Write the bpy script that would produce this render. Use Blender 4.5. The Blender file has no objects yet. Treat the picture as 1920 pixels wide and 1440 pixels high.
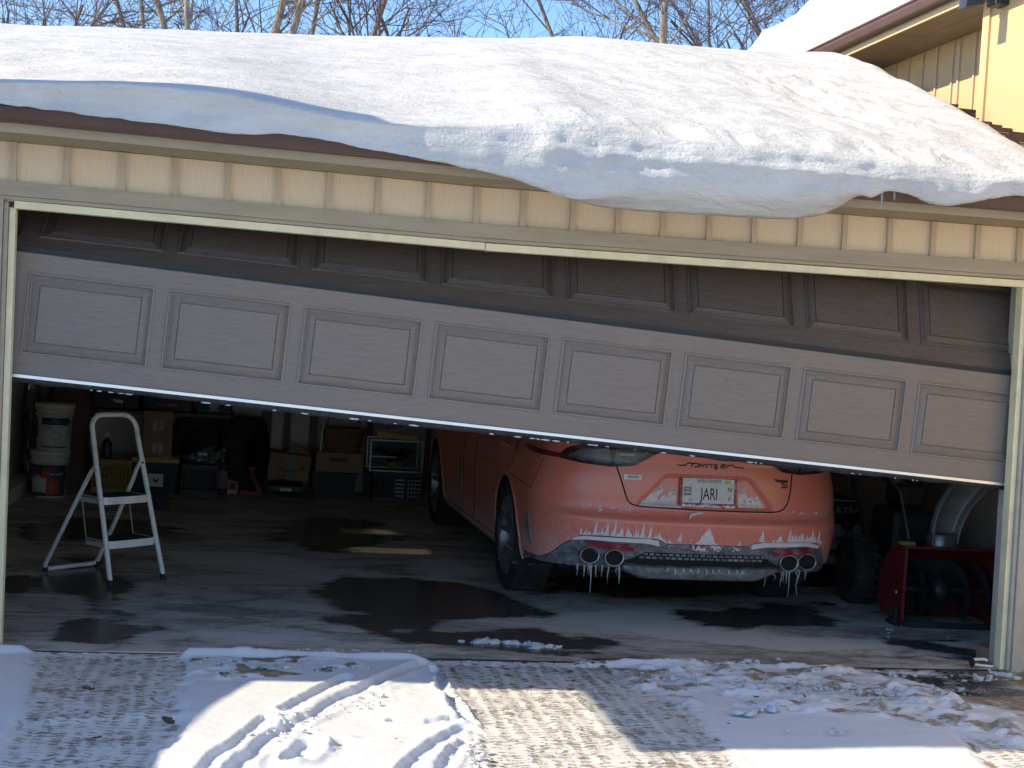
import bpy, bmesh, math, random
import numpy as np
from mathutils import Vector, Matrix, Euler, noise as mnoise
random.seed(7); np.random.seed(7)
SC = bpy.context.scene
COL = SC.collection
R = math.radians

# ------------------------------------------------------------------ camera
CX, CY, CZ = 1.0183, -6.702, 1.5262
YAW, PIT, ROLL, FPX = .1849, -.031, .062, 2692.6
_f = np.array([math.sin(YAW)*math.cos(PIT), math.cos(YAW)*math.cos(PIT), math.sin(PIT)])
_r = np.array([math.cos(YAW), -math.sin(YAW), 0.]); _u = np.cross(_r, _f)
_r2 = _r*math.cos(ROLL)+_u*math.sin(ROLL); _u2 = -_r*math.sin(ROLL)+_u*math.cos(ROLL)
cam_d = bpy.data.cameras.new('camera'); cam = bpy.data.objects.new('camera', cam_d); COL.objects.link(cam)
cam_d.sensor_width = 36; cam_d.lens = 36*FPX/1920; cam_d.clip_end = 2000; cam_d.clip_start = .1
cam.matrix_world = Matrix(((_r2[0], _u2[0], -_f[0], CX), (_r2[1], _u2[1], -_f[1], CY), (_r2[2], _u2[2], -_f[2], CZ), (0, 0, 0, 1)))
SC.camera = cam
def P(px, py, Y=None, Z=None, X=None):
    """photo pixel (1920 wide) -> world point on a plane"""
    d = _f+_r2*(px-960)/FPX-_u2*(py-720)/FPX
    o = np.array([CX, CY, CZ])
    if Y is not None: t = (Y-o[1])/d[1]
    elif Z is not None: t = (Z-o[2])/d[2]
    else: t = (X-o[0])/d[0]
    return o+t*d

# ------------------------------------------------------------------ light
SUN_E, SUN_A = R(33), R(-2)      # elevation; azimuth behind (+) or before (-) the wall line, sun stands to the left
sdir = Vector((-math.cos(SUN_E)*math.cos(SUN_A), math.cos(SUN_E)*math.sin(SUN_A), math.sin(SUN_E)))
W = bpy.data.worlds.new('World'); SC.world = W; W.use_nodes = True
nt = W.node_tree; bg = nt.nodes['Background']
sky = nt.nodes.new('ShaderNodeTexSky'); sky.sky_type = 'NISHITA'; sky.sun_disc = False
sky.sun_elevation = SUN_E; sky.sun_rotation = math.atan2(sdir.x, sdir.y)
sky.altitude = 300; sky.air_density = 1.0; sky.dust_density = .3; sky.ozone_density = 6.0
nt.links.new(sky.outputs[0], bg.inputs[0]); bg.inputs[1].default_value = .105
sl = bpy.data.lights.new('sun', 'SUN'); sl.energy = 2.75; sl.angle = R(.55); sl.color = (1, .87, .64)
so = bpy.data.objects.new('sun', sl); COL.objects.link(so); so.rotation_euler = sdir.to_track_quat('Z', 'Y').to_euler()
so.location = (-8, -2, 9)
vs = SC.view_settings
vs.view_transform = 'Standard'; vs.look = 'None'; vs.gamma = 1; vs.use_curve_mapping = False; vs.exposure = 1.4
SC.cycles.max_bounces = 8; SC.cycles.diffuse_bounces = 5; SC.cycles.glossy_bounces = 4; SC.cycles.transparent_max_bounces = 8

# ------------------------------------------------------------------ materials
class NT:
    def __init__(s, name):
        s.m = bpy.data.materials.new(name); s.m.use_nodes = True; s.t = s.m.node_tree
        s.b = s.t.nodes['Principled BSDF']; s.out = s.t.nodes['Material Output']; s._tc = None
    def n(s, ty, **k):
        x = s.t.nodes.new('ShaderNode'+ty)
        for a, v in k.items(): setattr(x, a, v)
        return x
    def l(s, a, b): s.t.links.new(a, b)
    def co(s):
        if not s._tc: s._tc = s.n('TexCoord')
        return s._tc.outputs['Object']
    def map(s, scale=(1, 1, 1), src=None):
        m = s.n('Mapping'); m.inputs['Scale'].default_value = scale; s.l(src or s.co(), m.inputs[0]); return m.outputs[0]
    def noise(s, scale, detail=4, rough=.6, vec=None, dist=0):
        x = s.n('TexNoise'); x.inputs['Scale'].default_value = scale; x.inputs['Detail'].default_value = detail
        x.inputs['Roughness'].default_value = rough; x.inputs['Distortion'].default_value = dist
        s.l(vec or s.co(), x.inputs['Vector']); return x.outputs['Fac']
    def ramp(s, f, *st):
        x = s.n('ValToRGB'); e = x.color_ramp.elements
        while len(e) < len(st): e.new(.5)
        for i, (p, c) in enumerate(st):
            e[i].position = p; e[i].color = (c, c, c, 1) if isinstance(c, (int, float)) else (*c, 1)
        s.l(f, x.inputs[0]); return x.outputs[0]
    def mix(s, f, a, b, mode='MIX'):
        x = s.n('Mix', data_type='RGBA', blend_type=mode)
        for i, v in ((0, f), (6, a), (7, b)):
            if isinstance(v, (int, float)): x.inputs[i].default_value = v if i == 0 else (v, v, v, 1)
            elif isinstance(v, tuple): x.inputs[i].default_value = (*v, 1)
            else: s.l(v, x.inputs[i])
        return x.outputs[2]
    def math(s, op, a, b=None, clamp=False):
        x = s.n('Math', operation=op, use_clamp=clamp)
        for i, v in ((0, a), (1, b)):
            if v is None: continue
            if isinstance(v, (int, float)): x.inputs[i].default_value = v
            else: s.l(v, x.inputs[i])
        return x.outputs[0]
    def attr(s, name):
        x = s.n('Attribute'); x.attribute_name = name; return x.outputs['Fac']
    def xyz(s):
        x = s.n('SeparateXYZ'); s.l(s.co(), x.inputs[0]); return x.outputs
    def bump(s, h, strength=.3, dist=.01, nrm=None):
        x = s.n('Bump'); x.inputs['Strength'].default_value = strength; x.inputs['Distance'].default_value = dist
        s.l(h, x.inputs['Height'])
        if nrm is not None: s.l(nrm, x.inputs['Normal'])
        s.l(x.outputs[0], s.b.inputs['Normal']); return x.outputs[0]
    def set(s, col=None, rough=None, metal=None, **k):
        for nm, v in (('Base Color', col), ('Roughness', rough), ('Metallic', metal)):
            if v is None: continue
            if isinstance(v, (int, float)): s.b.inputs[nm].default_value = v
            elif isinstance(v, tuple): s.b.inputs[nm].default_value = (*v, 1)
            else: s.l(v, s.b.inputs[nm])
        for nm, v in k.items(): s.b.inputs[nm.replace('_', ' ')].default_value = v
        return s.m
def M(name, c, rough=.6, metal=0, var=.25, scale=9, bump=.15, bscale=None, dirt=None, stretch=(1, 1, 1)):
    q = NT(name); v = q.map(stretch)
    n1 = q.noise(scale, 5, .65, v)
    lo = tuple(x*(1-var) for x in c); hi = tuple(min(1, x*(1+var*.7)) for x in c)
    col = q.ramp(n1, (.3, lo), (.7, hi))
    if dirt:
        n2 = q.noise(scale*.35, 6, .7, v); col = q.mix(q.ramp(n2, (.5, 0.), (.72, dirt[1])), col, dirt[0])
    q.set(col, q.ramp(n1, (.2, max(0.02, rough-.08)), (.8, min(1, rough+.08))), metal)
    if bump: q.bump(q.noise(bscale or scale*6, 4, .6, v), bump, .004)
    return q.m

def snow_mat():
    q = NT('snow')
    a = q.noise(6, 6, .6); b = q.noise(90, 4, .7); c = q.noise(420, 2, .6)
    q.set(q.mix(a, (.64, .66, .68), (.73, .735, .74)), .75)
    h = q.math('ADD', q.math('MULTIPLY', b, .6), q.math('MULTIPLY', c, .35)); h = q.math('ADD', h, q.math('MULTIPLY', a, 1.2))
    q.bump(h, .55, .02)
    q.b.inputs['Specular IOR Level'].default_value = .25
    return q.m
def roof_snow_mat():
    q = NT('roof_snow')
    v = q.map((.8, 1.6, 2.2)); a = q.noise(3.2, 8, .62, v, .4); b = q.noise(70, 5, .7); c = q.noise(11, 5, .6, v)
    q.set(q.mix(q.ramp(a, (.35, 0.), (.7, 1.)), (.55, .55, .54), (.69, .685, .67)), .8)
    h = q.math('ADD', q.math('MULTIPLY', b, .35), q.math('MULTIPLY', c, 1.2))
    q.bump(h, .8, .025); q.b.inputs['Specular IOR Level'].default_value = .2
    return q.m
def drive_mat():
    q = NT('driveway_surface')
    cov = q.attr('cover'); trk = q.attr('track')
    x, y, z = q.xyz()
    warp = q.noise(5, 3, .6)
    n1 = q.noise(30, 6, .72); n2 = q.noise(7, 6, .68); n3 = q.noise(160, 3, .7)
    # tyre tread: cross bars and lengthwise grooves pressed in the snow
    vb = q.map((.45, 1.0, 1)); 
    yy = q.math('ADD', y, q.math('MULTIPLY', warp, .16)); xx = q.math('ADD', x, q.math('MULTIPLY', warp, .10))
    bars = q.math('SINE', q.math('MULTIPLY', yy, 6.283/.031)); grv = q.math('SINE', q.math('MULTIPLY', xx, 6.283/.062))
    pat = q.math('ADD', q.math('MULTIPLY', bars, .75), q.math('MULTIPLY', q.math('MAXIMUM', grv, -.2), .7))
    pat = q.math('ADD', pat, q.math('MULTIPLY', q.math('SUBTRACT', n1, .5), 4.2))
    pat = q.math('ADD', pat, q.math('MULTIPLY', q.math('SUBTRACT', n2, .5), 5.2))
    patm = q.ramp(q.math('ADD', q.math('MULTIPLY', pat, .30), .68), (.25, 0.), (.72, 1.))
    lev = q.math('ADD', q.math('MULTIPLY', cov, 2.1), q.math('ADD', q.math('MULTIPLY', q.math('SUBTRACT', n2, .5), 1.3), q.math('MULTIPLY', q.math('SUBTRACT', n1, .5), .9)))
    plain = q.ramp(q.math('SUBTRACT', lev, .5), (.1, 0.), (.5, 1.))
    c2 = q.mix(trk, plain, q.math('MULTIPLY', patm, q.ramp(cov, (0., .2), (.75, 1.)), True))
    conc = q.ramp(q.noise(14, 6, .7), (.3, (.22, .175, .12)), (.7, (.38, .31, .215)))
    conc = q.mix(q.attr('wet'), conc, q.mix(n1, (.030, .028, .026), (.075, .066, .056)))
    snowc = q.mix(n2, (.66, .68, .71), (.75, .755, .76))
    snowc = q.mix(q.math('MULTIPLY', trk, .35), snowc, (.66, .60, .50))
    q.set(q.mix(c2, conc, snowc), q.mix(c2, q.mix(q.attr('wet'), .7, .18), .72))
    h = q.math('ADD', q.math('MULTIPLY', c2, q.math('ADD', .35, q.math('MULTIPLY', trk, 1.1))), q.math('MULTIPLY', n3, .14))
    h = q.math('ADD', h, q.math('MULTIPLY', n1, .25))
    q.bump(h, .7, .012); q.b.inputs['Specular IOR Level'].default_value = .3
    return q.m
def floor_mat():
    q = NT('garage_concrete')
    wet = q.attr('wet'); salt = q.attr('salt')
    v = q.map((.8, 2.0, 1)); n1 = q.noise(5, 8, .72, v, .5); n2 = q.noise(38, 5, .7, v); n3 = q.noise(1.5, 4, .6)
    n4 = q.noise(2.1, 9, .74, q.map((.7, 1.5, 1)), .9); n5 = q.noise(14, 6, .75, q.map((.6, 2.4, 1)), .6)
    w = q.ramp(q.math('ADD', wet, q.math('ADD', q.math('MULTIPLY', q.math('SUBTRACT', n1, .5), 1.5), q.math('MULTIPLY', q.math('SUBTRACT', n5, .5), .9))), (.36, 0.), (.68, 1.))
    s = q.ramp(q.math('ADD', salt, q.math('MULTIPLY', q.math('SUBTRACT', n1, .5), 1.5)), (.4, 0.), (.75, 1.))
    dry0 = q.mix(n2, (.48, .45, .395), (.68, .64, .575)); dry = q.mix(q.ramp(n3, (.35, 0.), (.65, 1.)), dry0, q.mix(n2, (.42, .385, .32), (.60, .55, .47)))
    dry = q.mix(q.ramp(n4, (.45, 0.), (.57, .85)), dry, q.mix(n2, (.13, .115, .092), (.25, .225, .185))); dry = q.mix(q.ramp(n5, (.50, 0.), (.62, .7)), dry, (.66, .62, .555))
    col = q.mix(s, dry, q.mix(n2, (.58, .555, .50), (.72, .695, .64)))
    wetc = q.mix(n2, (.040, .038, .034), (.13, .12, .105))
    col = q.mix(w, col, wetc)
    q.set(col, q.mix(w, q.mix(n2, .55, .8), q.mix(n2, .12, .34)))
    q.bump(q.math('MULTIPLY', n2, q.math('SUBTRACT', 1.05, w)), .25, .006)
    return q.m
def siding_mat(name, c):
    q = NT(name)
    v = q.map((7, 7, 1.3)); g = q.noise(9, 7, .7, v, 1.2); k = q.noise(2.3, 4, .6, None, .8); st = q.noise(60, 3, .6, q.map((5, 5, .8)))
    oi = q.n('ObjectInfo').outputs['Random']
    col = q.ramp(g, (.25, tuple(a*.95 for a in c)), (.7, tuple(a*1.03 for a in c)))
    col = q.mix(q.math('MULTIPLY', oi, .28), col, tuple(a*.82 for a in c))
    col = q.mix(q.ramp(k, (.60, 0.), (.8, .35)), col, tuple(a*.7 for a in c))
    q.set(col, .68)
    w = q.n('TexWave', wave_type='RINGS', rings_direction='Z'); w.inputs['Scale'].default_value = 5; w.inputs['Distortion'].default_value = 7; w.inputs['Detail'].default_value = 3
    q.l(q.map((3, 3, 1)), w.inputs[0])
    h = q.math('ADD', q.math('ADD', g, q.math('MULTIPLY', w.outputs['Fac'], .35)), q.math('MULTIPLY', st, .8))
    q.bump(h, .5, .006); return q.m
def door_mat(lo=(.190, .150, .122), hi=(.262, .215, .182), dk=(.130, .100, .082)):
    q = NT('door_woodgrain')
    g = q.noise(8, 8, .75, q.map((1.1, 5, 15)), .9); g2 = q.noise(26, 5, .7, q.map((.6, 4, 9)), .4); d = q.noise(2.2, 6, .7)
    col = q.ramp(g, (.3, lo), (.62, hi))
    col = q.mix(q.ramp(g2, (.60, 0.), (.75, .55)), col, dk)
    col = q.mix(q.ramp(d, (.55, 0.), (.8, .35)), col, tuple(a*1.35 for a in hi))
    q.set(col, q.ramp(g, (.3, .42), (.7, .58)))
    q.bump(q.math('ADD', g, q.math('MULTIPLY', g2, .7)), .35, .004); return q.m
def paint_mat():
    q = NT('orange_paint')
    x, y, z = q.xyz()
    n1 = q.noise(9, 7, .7); n2 = q.noise(80, 4, .75); n3 = q.noise(3, 4, .6); vv = q.noise(24, 6, .75, q.map((2.6, 2.6, .22)))
    fl = q.noise(900, 1, .5)
    base = q.mix(fl, (.64, .135, .080), (.75, .185, .112))
    # road salt film, thicker low down and in streaks
    lowf = q.ramp(z, (.28, .80), (.72, .34)); 
    lo = q.ramp(z, (.25, 1.), (.60, .42)); lo = q.mix(q.ramp(z, (.6, 0.), (1., 1.)), lo, .36)
    film = q.math('MULTIPLY', lo, q.ramp(q.math('ADD', q.math('MULTIPLY', n1, .6), q.math('MULTIPLY', vv, .5)), (.34, .06), (.70, 1.0)))
    col = q.mix(q.math('MULTIPLY', film, .80), base, q.mix(n2, (.60, .27, .215), (.74, .46, .39)))
    col = q.mix(q.ramp(q.math('MULTIPLY', n2, q.math('ADD', lo, .25)), (.44, 0.), (.66, .55)), col, (.66, .58, .55))
    q.set(col, q.math('ADD', q.math('MULTIPLY', film, .42), .25), 0)
    q.b.inputs['Coat Weight'].default_value = .35; q.b.inputs['Coat Roughness'].default_value = .18
    q.bump(q.math('ADD', n2, q.math('MULTIPLY', vv, .6)), .06, .003); return q.m
def salted_black_mat():
    q = NT('salted_black_plastic')
    x, y, z = q.xyz(); n1 = q.noise(14, 7, .75, q.map((1, 1, 1.6))); n2 = q.noise(110, 4, .7)
    f = q.ramp(q.math('ADD', q.math('MULTIPLY', n1, .8), q.math('MULTIPLY', n2, .3)), (.42, .05), (.78, .9))
    q.set(q.mix(f, (.020, .023, .025), (.36, .38, .39)), .6); q.bump(n2, .3, .004); return q.m
def frost_mat():
    q = NT('salt_frost')
    n = q.noise(70, 5, .75, None, .6); 
    q.set(q.mix(n, (.60, .51, .48), (.78, .74, .72)), .75); q.bump(n, .5, .006)
    return q.m
def lace_mat():
    # patchy dried salt: the gaps between the crystals are open
    q = NT('salt_lace'); n = q.noise(34, 5, .7, q.map((1, 1, .75)), 1.6); m = q.noise(7, 3, .6)
    f = q.ramp(q.math('ADD', n, q.math('MULTIPLY', q.math('SUBTRACT', q.attr('dense'), .5), .55)), (.47, 0.), (.56, 1.))
    q.set(q.mix(m, (.60, .50, .47), (.80, .76, .74)), .8); q.l(f, q.b.inputs['Alpha']); return q.m
def bark_mat(name, a, b):
    q = NT(name); n = q.noise(18, 6, .7, q.map((1, 1, .35))); q.set(q.ramp(n, (.35, a), (.65, b)), .9); q.bump(n, .5, .02); return q.m
def ice_mat():
    q = NT('ice'); n = q.noise(30, 4, .6); q.set(q.mix(n, (.55, .60, .63), (.75, .78, .80)), .16); q.b.inputs['Transmission Weight'].default_value = .55
    q.b.inputs['IOR'].default_value = 1.31; q.bump(n, .3, .01); return q.m
def glass_mat():
    q = NT('window_glass'); t = q.n('BsdfTransparent'); t.inputs[0].default_value = (.30, .30, .27, 1); g = q.n('BsdfGlossy'); g.inputs['Roughness'].default_value = .05
    n = q.noise(3, 3, .5); mx = q.n('MixShader'); q.l(q.ramp(n, (.3, .06), (.7, .12)), mx.inputs[0]); q.l(t.outputs[0], mx.inputs[1]); q.l(g.outputs[0], mx.inputs[2])
    q.l(mx.outputs[0], q.out.inputs[0]); return q.m

SNOW, RSNOW, DRIVE, FLOOR = snow_mat(), roof_snow_mat(), drive_mat(), floor_mat()
SIDING = siding_mat('tan_siding', (.84, .68, .48)); BATTEN = siding_mat('tan_batten', (.58, .47, .335))
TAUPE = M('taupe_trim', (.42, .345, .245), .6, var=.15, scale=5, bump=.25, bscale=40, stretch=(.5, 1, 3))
CREAM = M('cream_trim', (.87, .77, .49), .5, var=.1, scale=12, dirt=((.45, .41, .32), .5))
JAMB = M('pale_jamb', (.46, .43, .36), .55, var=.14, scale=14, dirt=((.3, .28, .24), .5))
GUTTER = M('brown_gutter', (.105, .058, .048), .42, var=.18, scale=7, bump=.05)
SOFFIT = M('soffit_paint', (.36, .30, .20), .7, var=.12, scale=4)
DOOR = door_mat(); DOORBEAD = door_mat((.22, .185, .158), (.31, .265, .23), (.16, .13, .11)); DOOR_SHADE = door_mat((.078, .056, .046), (.135, .103, .085), (.054, .040, .033)); DOORGAP = M('door_dark_edge', (.03, .028, .027), .6)  # upper section's brown is darkened to paint in the header's shade
ALU = M('bare_aluminium', (.82, .84, .85), .32, .75, var=.1, bump=.05)
RUBBER = M('black_rubber', (.022, .023, .024), .75, var=.3, scale=30, dirt=((.10, .10, .10), .5))
DRYWALL = M('beige_drywall', (.66, .61, .52), .85, var=.1, scale=3, dirt=((.3, .27, .22), .5))
PAINT, SBLACK, FROST, LACE, ICE = paint_mat(), salted_black_mat(), frost_mat(), lace_mat(), ice_mat()
BLACK = M('black_plastic', (.016, .017, .018), .5, var=.3)
SEAM = M('panel_gap', (.012, .008, .007), .8, var=.1, bump=0)
LAMPB = M('smoked_lamp', (.035, .018, .020), .2, var=.3, scale=20, bump=.03)
LAMPG = M('lamp_lens', (.095, .098, .096), .25, .2, var=.45, scale=14, bump=.05)
LAMPR = M('red_lens', (.20, .012, .02), .25, var=.2, bump=.03)
REFL = M('red_reflector', (.26, .022, .035), .35, var=.25, scale=30, dirt=((.6, .42, .42), .8))
CHROME = M('exhaust_steel', (.34, .34, .34), .3, .95, var=.3, dirt=((.12, .12, .12), .8))
SOOT = M('exhaust_soot', (.010, .010, .010), .9, bump=0)
TYRE = M('tyre_rubber', (.020, .021, .022), .8, var=.3, scale=25, bump=.3, dirt=((.07, .07, .068), .6))
RIM = M('grey_alloy', (.26, .265, .27), .4, .6, var=.25, scale=12, dirt=((.24, .24, .24), .7))
DGLASS = M('dark_car_glass', (.010, .012, .013), .08, var=.1, bump=0)
PLATEW = M('plate_white', (.60, .61, .58), .5, var=.12, scale=30)
INK = M('dark_ink', (.035, .035, .04), .6, var=.1, bump=0); INKG = M('grey_ink', (.22, .20, .22), .6, bump=0)
INKR = M('red_frame', (.30, .05, .055), .5, var=.4, scale=40, dirt=((.6, .5, .5), .8)); YEL = M('yellow_sticker', (.55, .48, .08), .6, bump=0)
BADGE = M('pale_badge', (.66, .60, .52), .4, .3, bump=0); EMBL = M('dark_emblem', (.055, .038, .03), .4, .4, bump=0)
WPAINT = M('white_enamel', (.82, .82, .79), .35, var=.08, scale=20, dirt=((.40, .38, .35), .45))
TREADM = M('ladder_mat', (.018, .02, .022), .8, bump=.5, bscale=200)
KRAFT = M('cardboard', (.30, .185, .115), .85, var=.18, scale=5, bump=.1); TAPE = M('dark_tape', (.03, .035, .045), .4, bump=0)
TAPEL = M('tan_tape', (.42, .33, .24), .5, bump=0)
BUCKW = M('bucket_plastic', (.62, .58, .52), .45, var=.12); BUCKL = M('bucket_label_dark', (.035, .045, .065), .5, var=.3, scale=14)
BUCKP = M('bucket_label_pale', (.55, .54, .50), .55, var=.3, scale=25, dirt=((.25, .25, .25), .8)); BUCKR = M('bucket_label_red', (.42, .05, .03), .5, var=.3)
YCRATE = M('yellow_crate', (.33, .22, .05), .6, var=.25); YLID = M('yellow_lid', (.46, .30, .07), .5, var=.2)
PAPERB = M('brown_paper_bag', (.115, .07, .055), .9, var=.25, scale=6, bump=.6, bscale=12)
WRAP = M('clear_wrap', (.20, .215, .22), .12, .2, var=.6, scale=16, bump=.4, bscale=20)
JUGT = M('tan_jug', (.52, .36, .22), .45, var=.12); LABR = M('red_label', (.50, .10, .05), .5, var=.35, scale=30); YNOZ = M('yellow_nozzle', (.55, .42, .08), .4)
JRED = M('jack_red', (.32, .03, .055), .45, var=.2, dirt=((.08, .03, .03), .6)); BRED = M('blower_red', (.14, .012, .018), .38, var=.18, scale=8, dirt=((.12, .03, .03), .5))
STEEL = M('worn_steel', (.36, .36, .35), .42, .8, var=.3, dirt=((.18, .16, .15), .7)); DSTEEL = M('dark_steel', (.05, .05, .052), .5, .5, var=.3)
CHUTE = M('grey_chute', (.23, .25, .26), .42, .2, var=.2, scale=6); WICK = M('wicker', (.21, .125, .075), .8, var=.4, scale=40, bump=.8, bscale=90)
RAG = M('pink_rag', (.30, .17, .16), .9, bump=.5, bscale=20); PALEP = M('pale_panel', (.30, .30, .29), .5, var=.2); ORANGE = M('orange_tag', (.62, .12, .03), .5)
SHING = M('brown_shingle', (.16, .105, .075), .9, var=.4, scale=15, bump=.6, bscale=60); LEAF = M('dry_leaf', (.14, .075, .045), .9, var=.4, scale=40)
FIXT = M('dark_fixture', (.03, .035, .05), .5); BIRCH = bark_mat('birch_bark', (.11, .08, .06), (.40, .33, .255)); BARK = bark_mat('grey_bark', (.11, .085, .07), (.26, .205, .165)); TWIG = bark_mat('twig_bark', (.085, .06, .055), (.17, .125, .11))
GLASS = glass_mat(); STUC = siding_mat('yellow_stucco', (.62, .46, .25)); NETW = M('wire_grey', (.30, .31, .31), .4, .6)

# ------------------------------------------------------------------ mesh helpers
class MB:
    def __init__(s): s.v = []; s.f = []; s.mi = []; s.sm = []
    def add(s, vs, fs, mi=0, sm=False):
        o = len(s.v); s.v += [tuple(map(float, a)) for a in vs]
        for f in fs: s.f.append(tuple(i+o for i in f)); s.mi.append(mi); s.sm.append(sm)
        return s
    def box(s, x0, x1, y0, y1, z0, z1, mi=0, b=0):
        if b > 0:
            # chamfered along all edges: outer shell of three crossed slabs
            vs = []; 
            bm = bmesh.new(); bmesh.ops.create_cube(bm, size=1)
            for v in bm.verts: v.co = Vector(((x0+x1)/2+v.co.x*(x1-x0), (y0+y1)/2+v.co.y*(y1-y0), (z0+z1)/2+v.co.z*(z1-z0)))
            bmesh.ops.bevel(bm, geom=bm.edges[:], offset=b, segments=1, affect='EDGES')
            bm.verts.index_update(); s.add([v.co for v in bm.verts], [[v.index for v in f.verts] for f in bm.faces], mi); bm.free(); return s
        v = [(x, y, z) for z in (z0, z1) for y in (y0, y1) for x in (x0, x1)]
        return s.add(v, [(0, 2, 3, 1), (4, 5, 7, 6), (0, 1, 5, 4), (2, 6, 7, 3), (0, 4, 6, 2), (1, 3, 7, 5)], mi)
    def hexa(s, b, t, mi=0):   # bottom quad, top quad (both ccw from above)
        return s.add(list(b)+list(t), [(3, 2, 1, 0), (4, 5, 6, 7), (0, 1, 5, 4), (1, 2, 6, 5), (2, 3, 7, 6), (3, 0, 4, 7)], mi)
    def tube(s, pts, r, n=8, mi=0, caps=True, sm=True):
        pts = [Vector(p) for p in pts]; rs = r if isinstance(r, (list, tuple)) else [r]*len(pts)
        vs = []; fs = []; T0 = None; N = None
        for i, p in enumerate(pts):
            t = (pts[min(i+1, len(pts)-1)]-pts[max(i-1, 0)]).normalized()
            if N is None:
                N = t.cross(Vector((0, 0, 1)) if abs(t.z) < .9 else Vector((1, 0, 0))).normalized()
            else:
                N = (N-t*N.dot(t)).normalized()
            B = t.cross(N)
            for k in range(n):
                a = 2*math.pi*k/n; vs.append(p+(N*math.cos(a)+B*math.sin(a))*rs[i])
        for i in range(len(pts)-1):
            for k in range(n):
                a, b = i*n+k, i*n+(k+1) % n; fs.append((a, b, b+n, a+n))
        s.add(vs, fs, mi, sm)
        if caps:
            s.add(vs[:n], [tuple(reversed(range(n)))], mi); s.add(vs[-n:], [tuple(range(n))], mi)
        return s
    def lathe(s, prof, n=32, c=(0, 0, 0), axis='z', mi=0, sm=True, close=False):
        vs = []; fs = []; m = len(prof)
        for k in range(n):
            a = 2*math.pi*k/n; ca, sa = math.cos(a), math.sin(a)
            for r, h in prof:
                if axis == 'z': q = (r*ca, r*sa, h)
                elif axis == 'x': q = (h, r*ca, r*sa)
                else: q = (r*sa, h, r*ca)
                vs.append((q[0]+c[0], q[1]+c[1], q[2]+c[2]))
        for k in range(n):
            k2 = (k+1) % n
            for i in range(m if close else m-1):
                j = (i+1) % m; fs.append((k*m+i, k2*m+i, k2*m+j, k*m+j))
        return s.add(vs, fs, mi, sm)
    def grid(s, V, nu, nv, mi=0, sm=True, flip=False):
        fs = []
        for i in range(nu-1):
            for j in range(nv-1):
                a = i*nv+j; q = (a, a+nv, a+nv+1, a+1); fs.append(q[::-1] if flip else q)
        return s.add(V, fs, mi, sm)
    def prism(s, poly, d0, d1, axis='y', mi=0):
        """extrude a 2D polygon; axis y: poly in (x,z); axis x: poly in (y,z); axis z: poly in (x,y)"""
        def q(a, b, d): return (a, d, b) if axis == 'y' else (d, a, b) if axis == 'x' else (a, b, d)
        n = len(poly); vs = [q(a, b, d0) for a, b in poly]+[q(a, b, d1) for a, b in poly]
        return s.add(vs, [tuple(range(n)), tuple(reversed(range(n, 2*n)))]+[(i, i+n, (i+1) % n+n, (i+1) % n) for i in range(n)], mi)
    def mesh(s, name, mats, angle=None):
        me = bpy.data.meshes.new(name); me.from_pydata(s.v, [], s.f)
        for m in (mats if isinstance(mats, (list, tuple)) else [mats]): me.materials.append(m)
        me.polygons.foreach_set('material_index', s.mi); me.polygons.foreach_set('use_smooth', s.sm); me.update()
        if angle: 
            me.polygons.foreach_set('use_smooth', [True]*len(s.f)); me.set_sharp_from_angle(angle=R(angle))
        return me
    def build(s, name, mats, parent=None, angle=None, fix=True):
        me = s.mesh(name, mats, angle)
        if fix and len(s.f) < 60000:
            bm = bmesh.new(); bm.from_mesh(me); bmesh.ops.recalc_face_normals(bm, faces=bm.faces[:]); bm.to_mesh(me); bm.free()
        return link(name, me, parent)
def link(name, me, parent=None, loc=None, rot=None):
    o = bpy.data.objects.new(name, me); COL.objects.link(o)
    if parent: o.parent = parent
    if loc is not None: o.location = loc
    if rot is not None: o.rotation_euler = rot
    return o
def tag(o, label=None, cat=None, group=None, kind=None):
    if label: o['label'] = label
    if cat: o['category'] = cat
    if group: o['group'] = group
    if kind: o['kind'] = kind
    return o
def thing(name, label, cat, loc=(0, 0, 0), rz=0, group=None):
    o = bpy.data.objects.new(name, None); COL.objects.link(o); o.location = loc; o.rotation_euler = (0, 0, rz); o.empty_display_size = .1
    return tag(o, label, cat, group)
def text(s, size, name, mat, parent, mtx, ext=.0015, sx=1, bold=0, shear=0):
    cu = bpy.data.curves.new(name, 'FONT'); cu.body = s; cu.size = size; cu.extrude = ext; cu.align_x = 'CENTER'; cu.align_y = 'CENTER'; cu.offset = bold; cu.shear = shear; cu.resolution_u = 3
    t = bpy.data.objects.new(name, cu); COL.objects.link(t)
    bpy.context.view_layer.update()
    me = bpy.data.meshes.new_from_object(t.evaluated_get(bpy.context.evaluated_depsgraph_get()))
    bpy.data.objects.remove(t)
    me.transform(mtx @ Matrix.Diagonal((sx, 1, 1, 1))); me.materials.clear(); me.materials.append(mat)
    return link(name, me, parent)
UPRIGHT = Matrix.Rotation(R(90), 4, 'X')   # text lying in XY -> facing -Y

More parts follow.
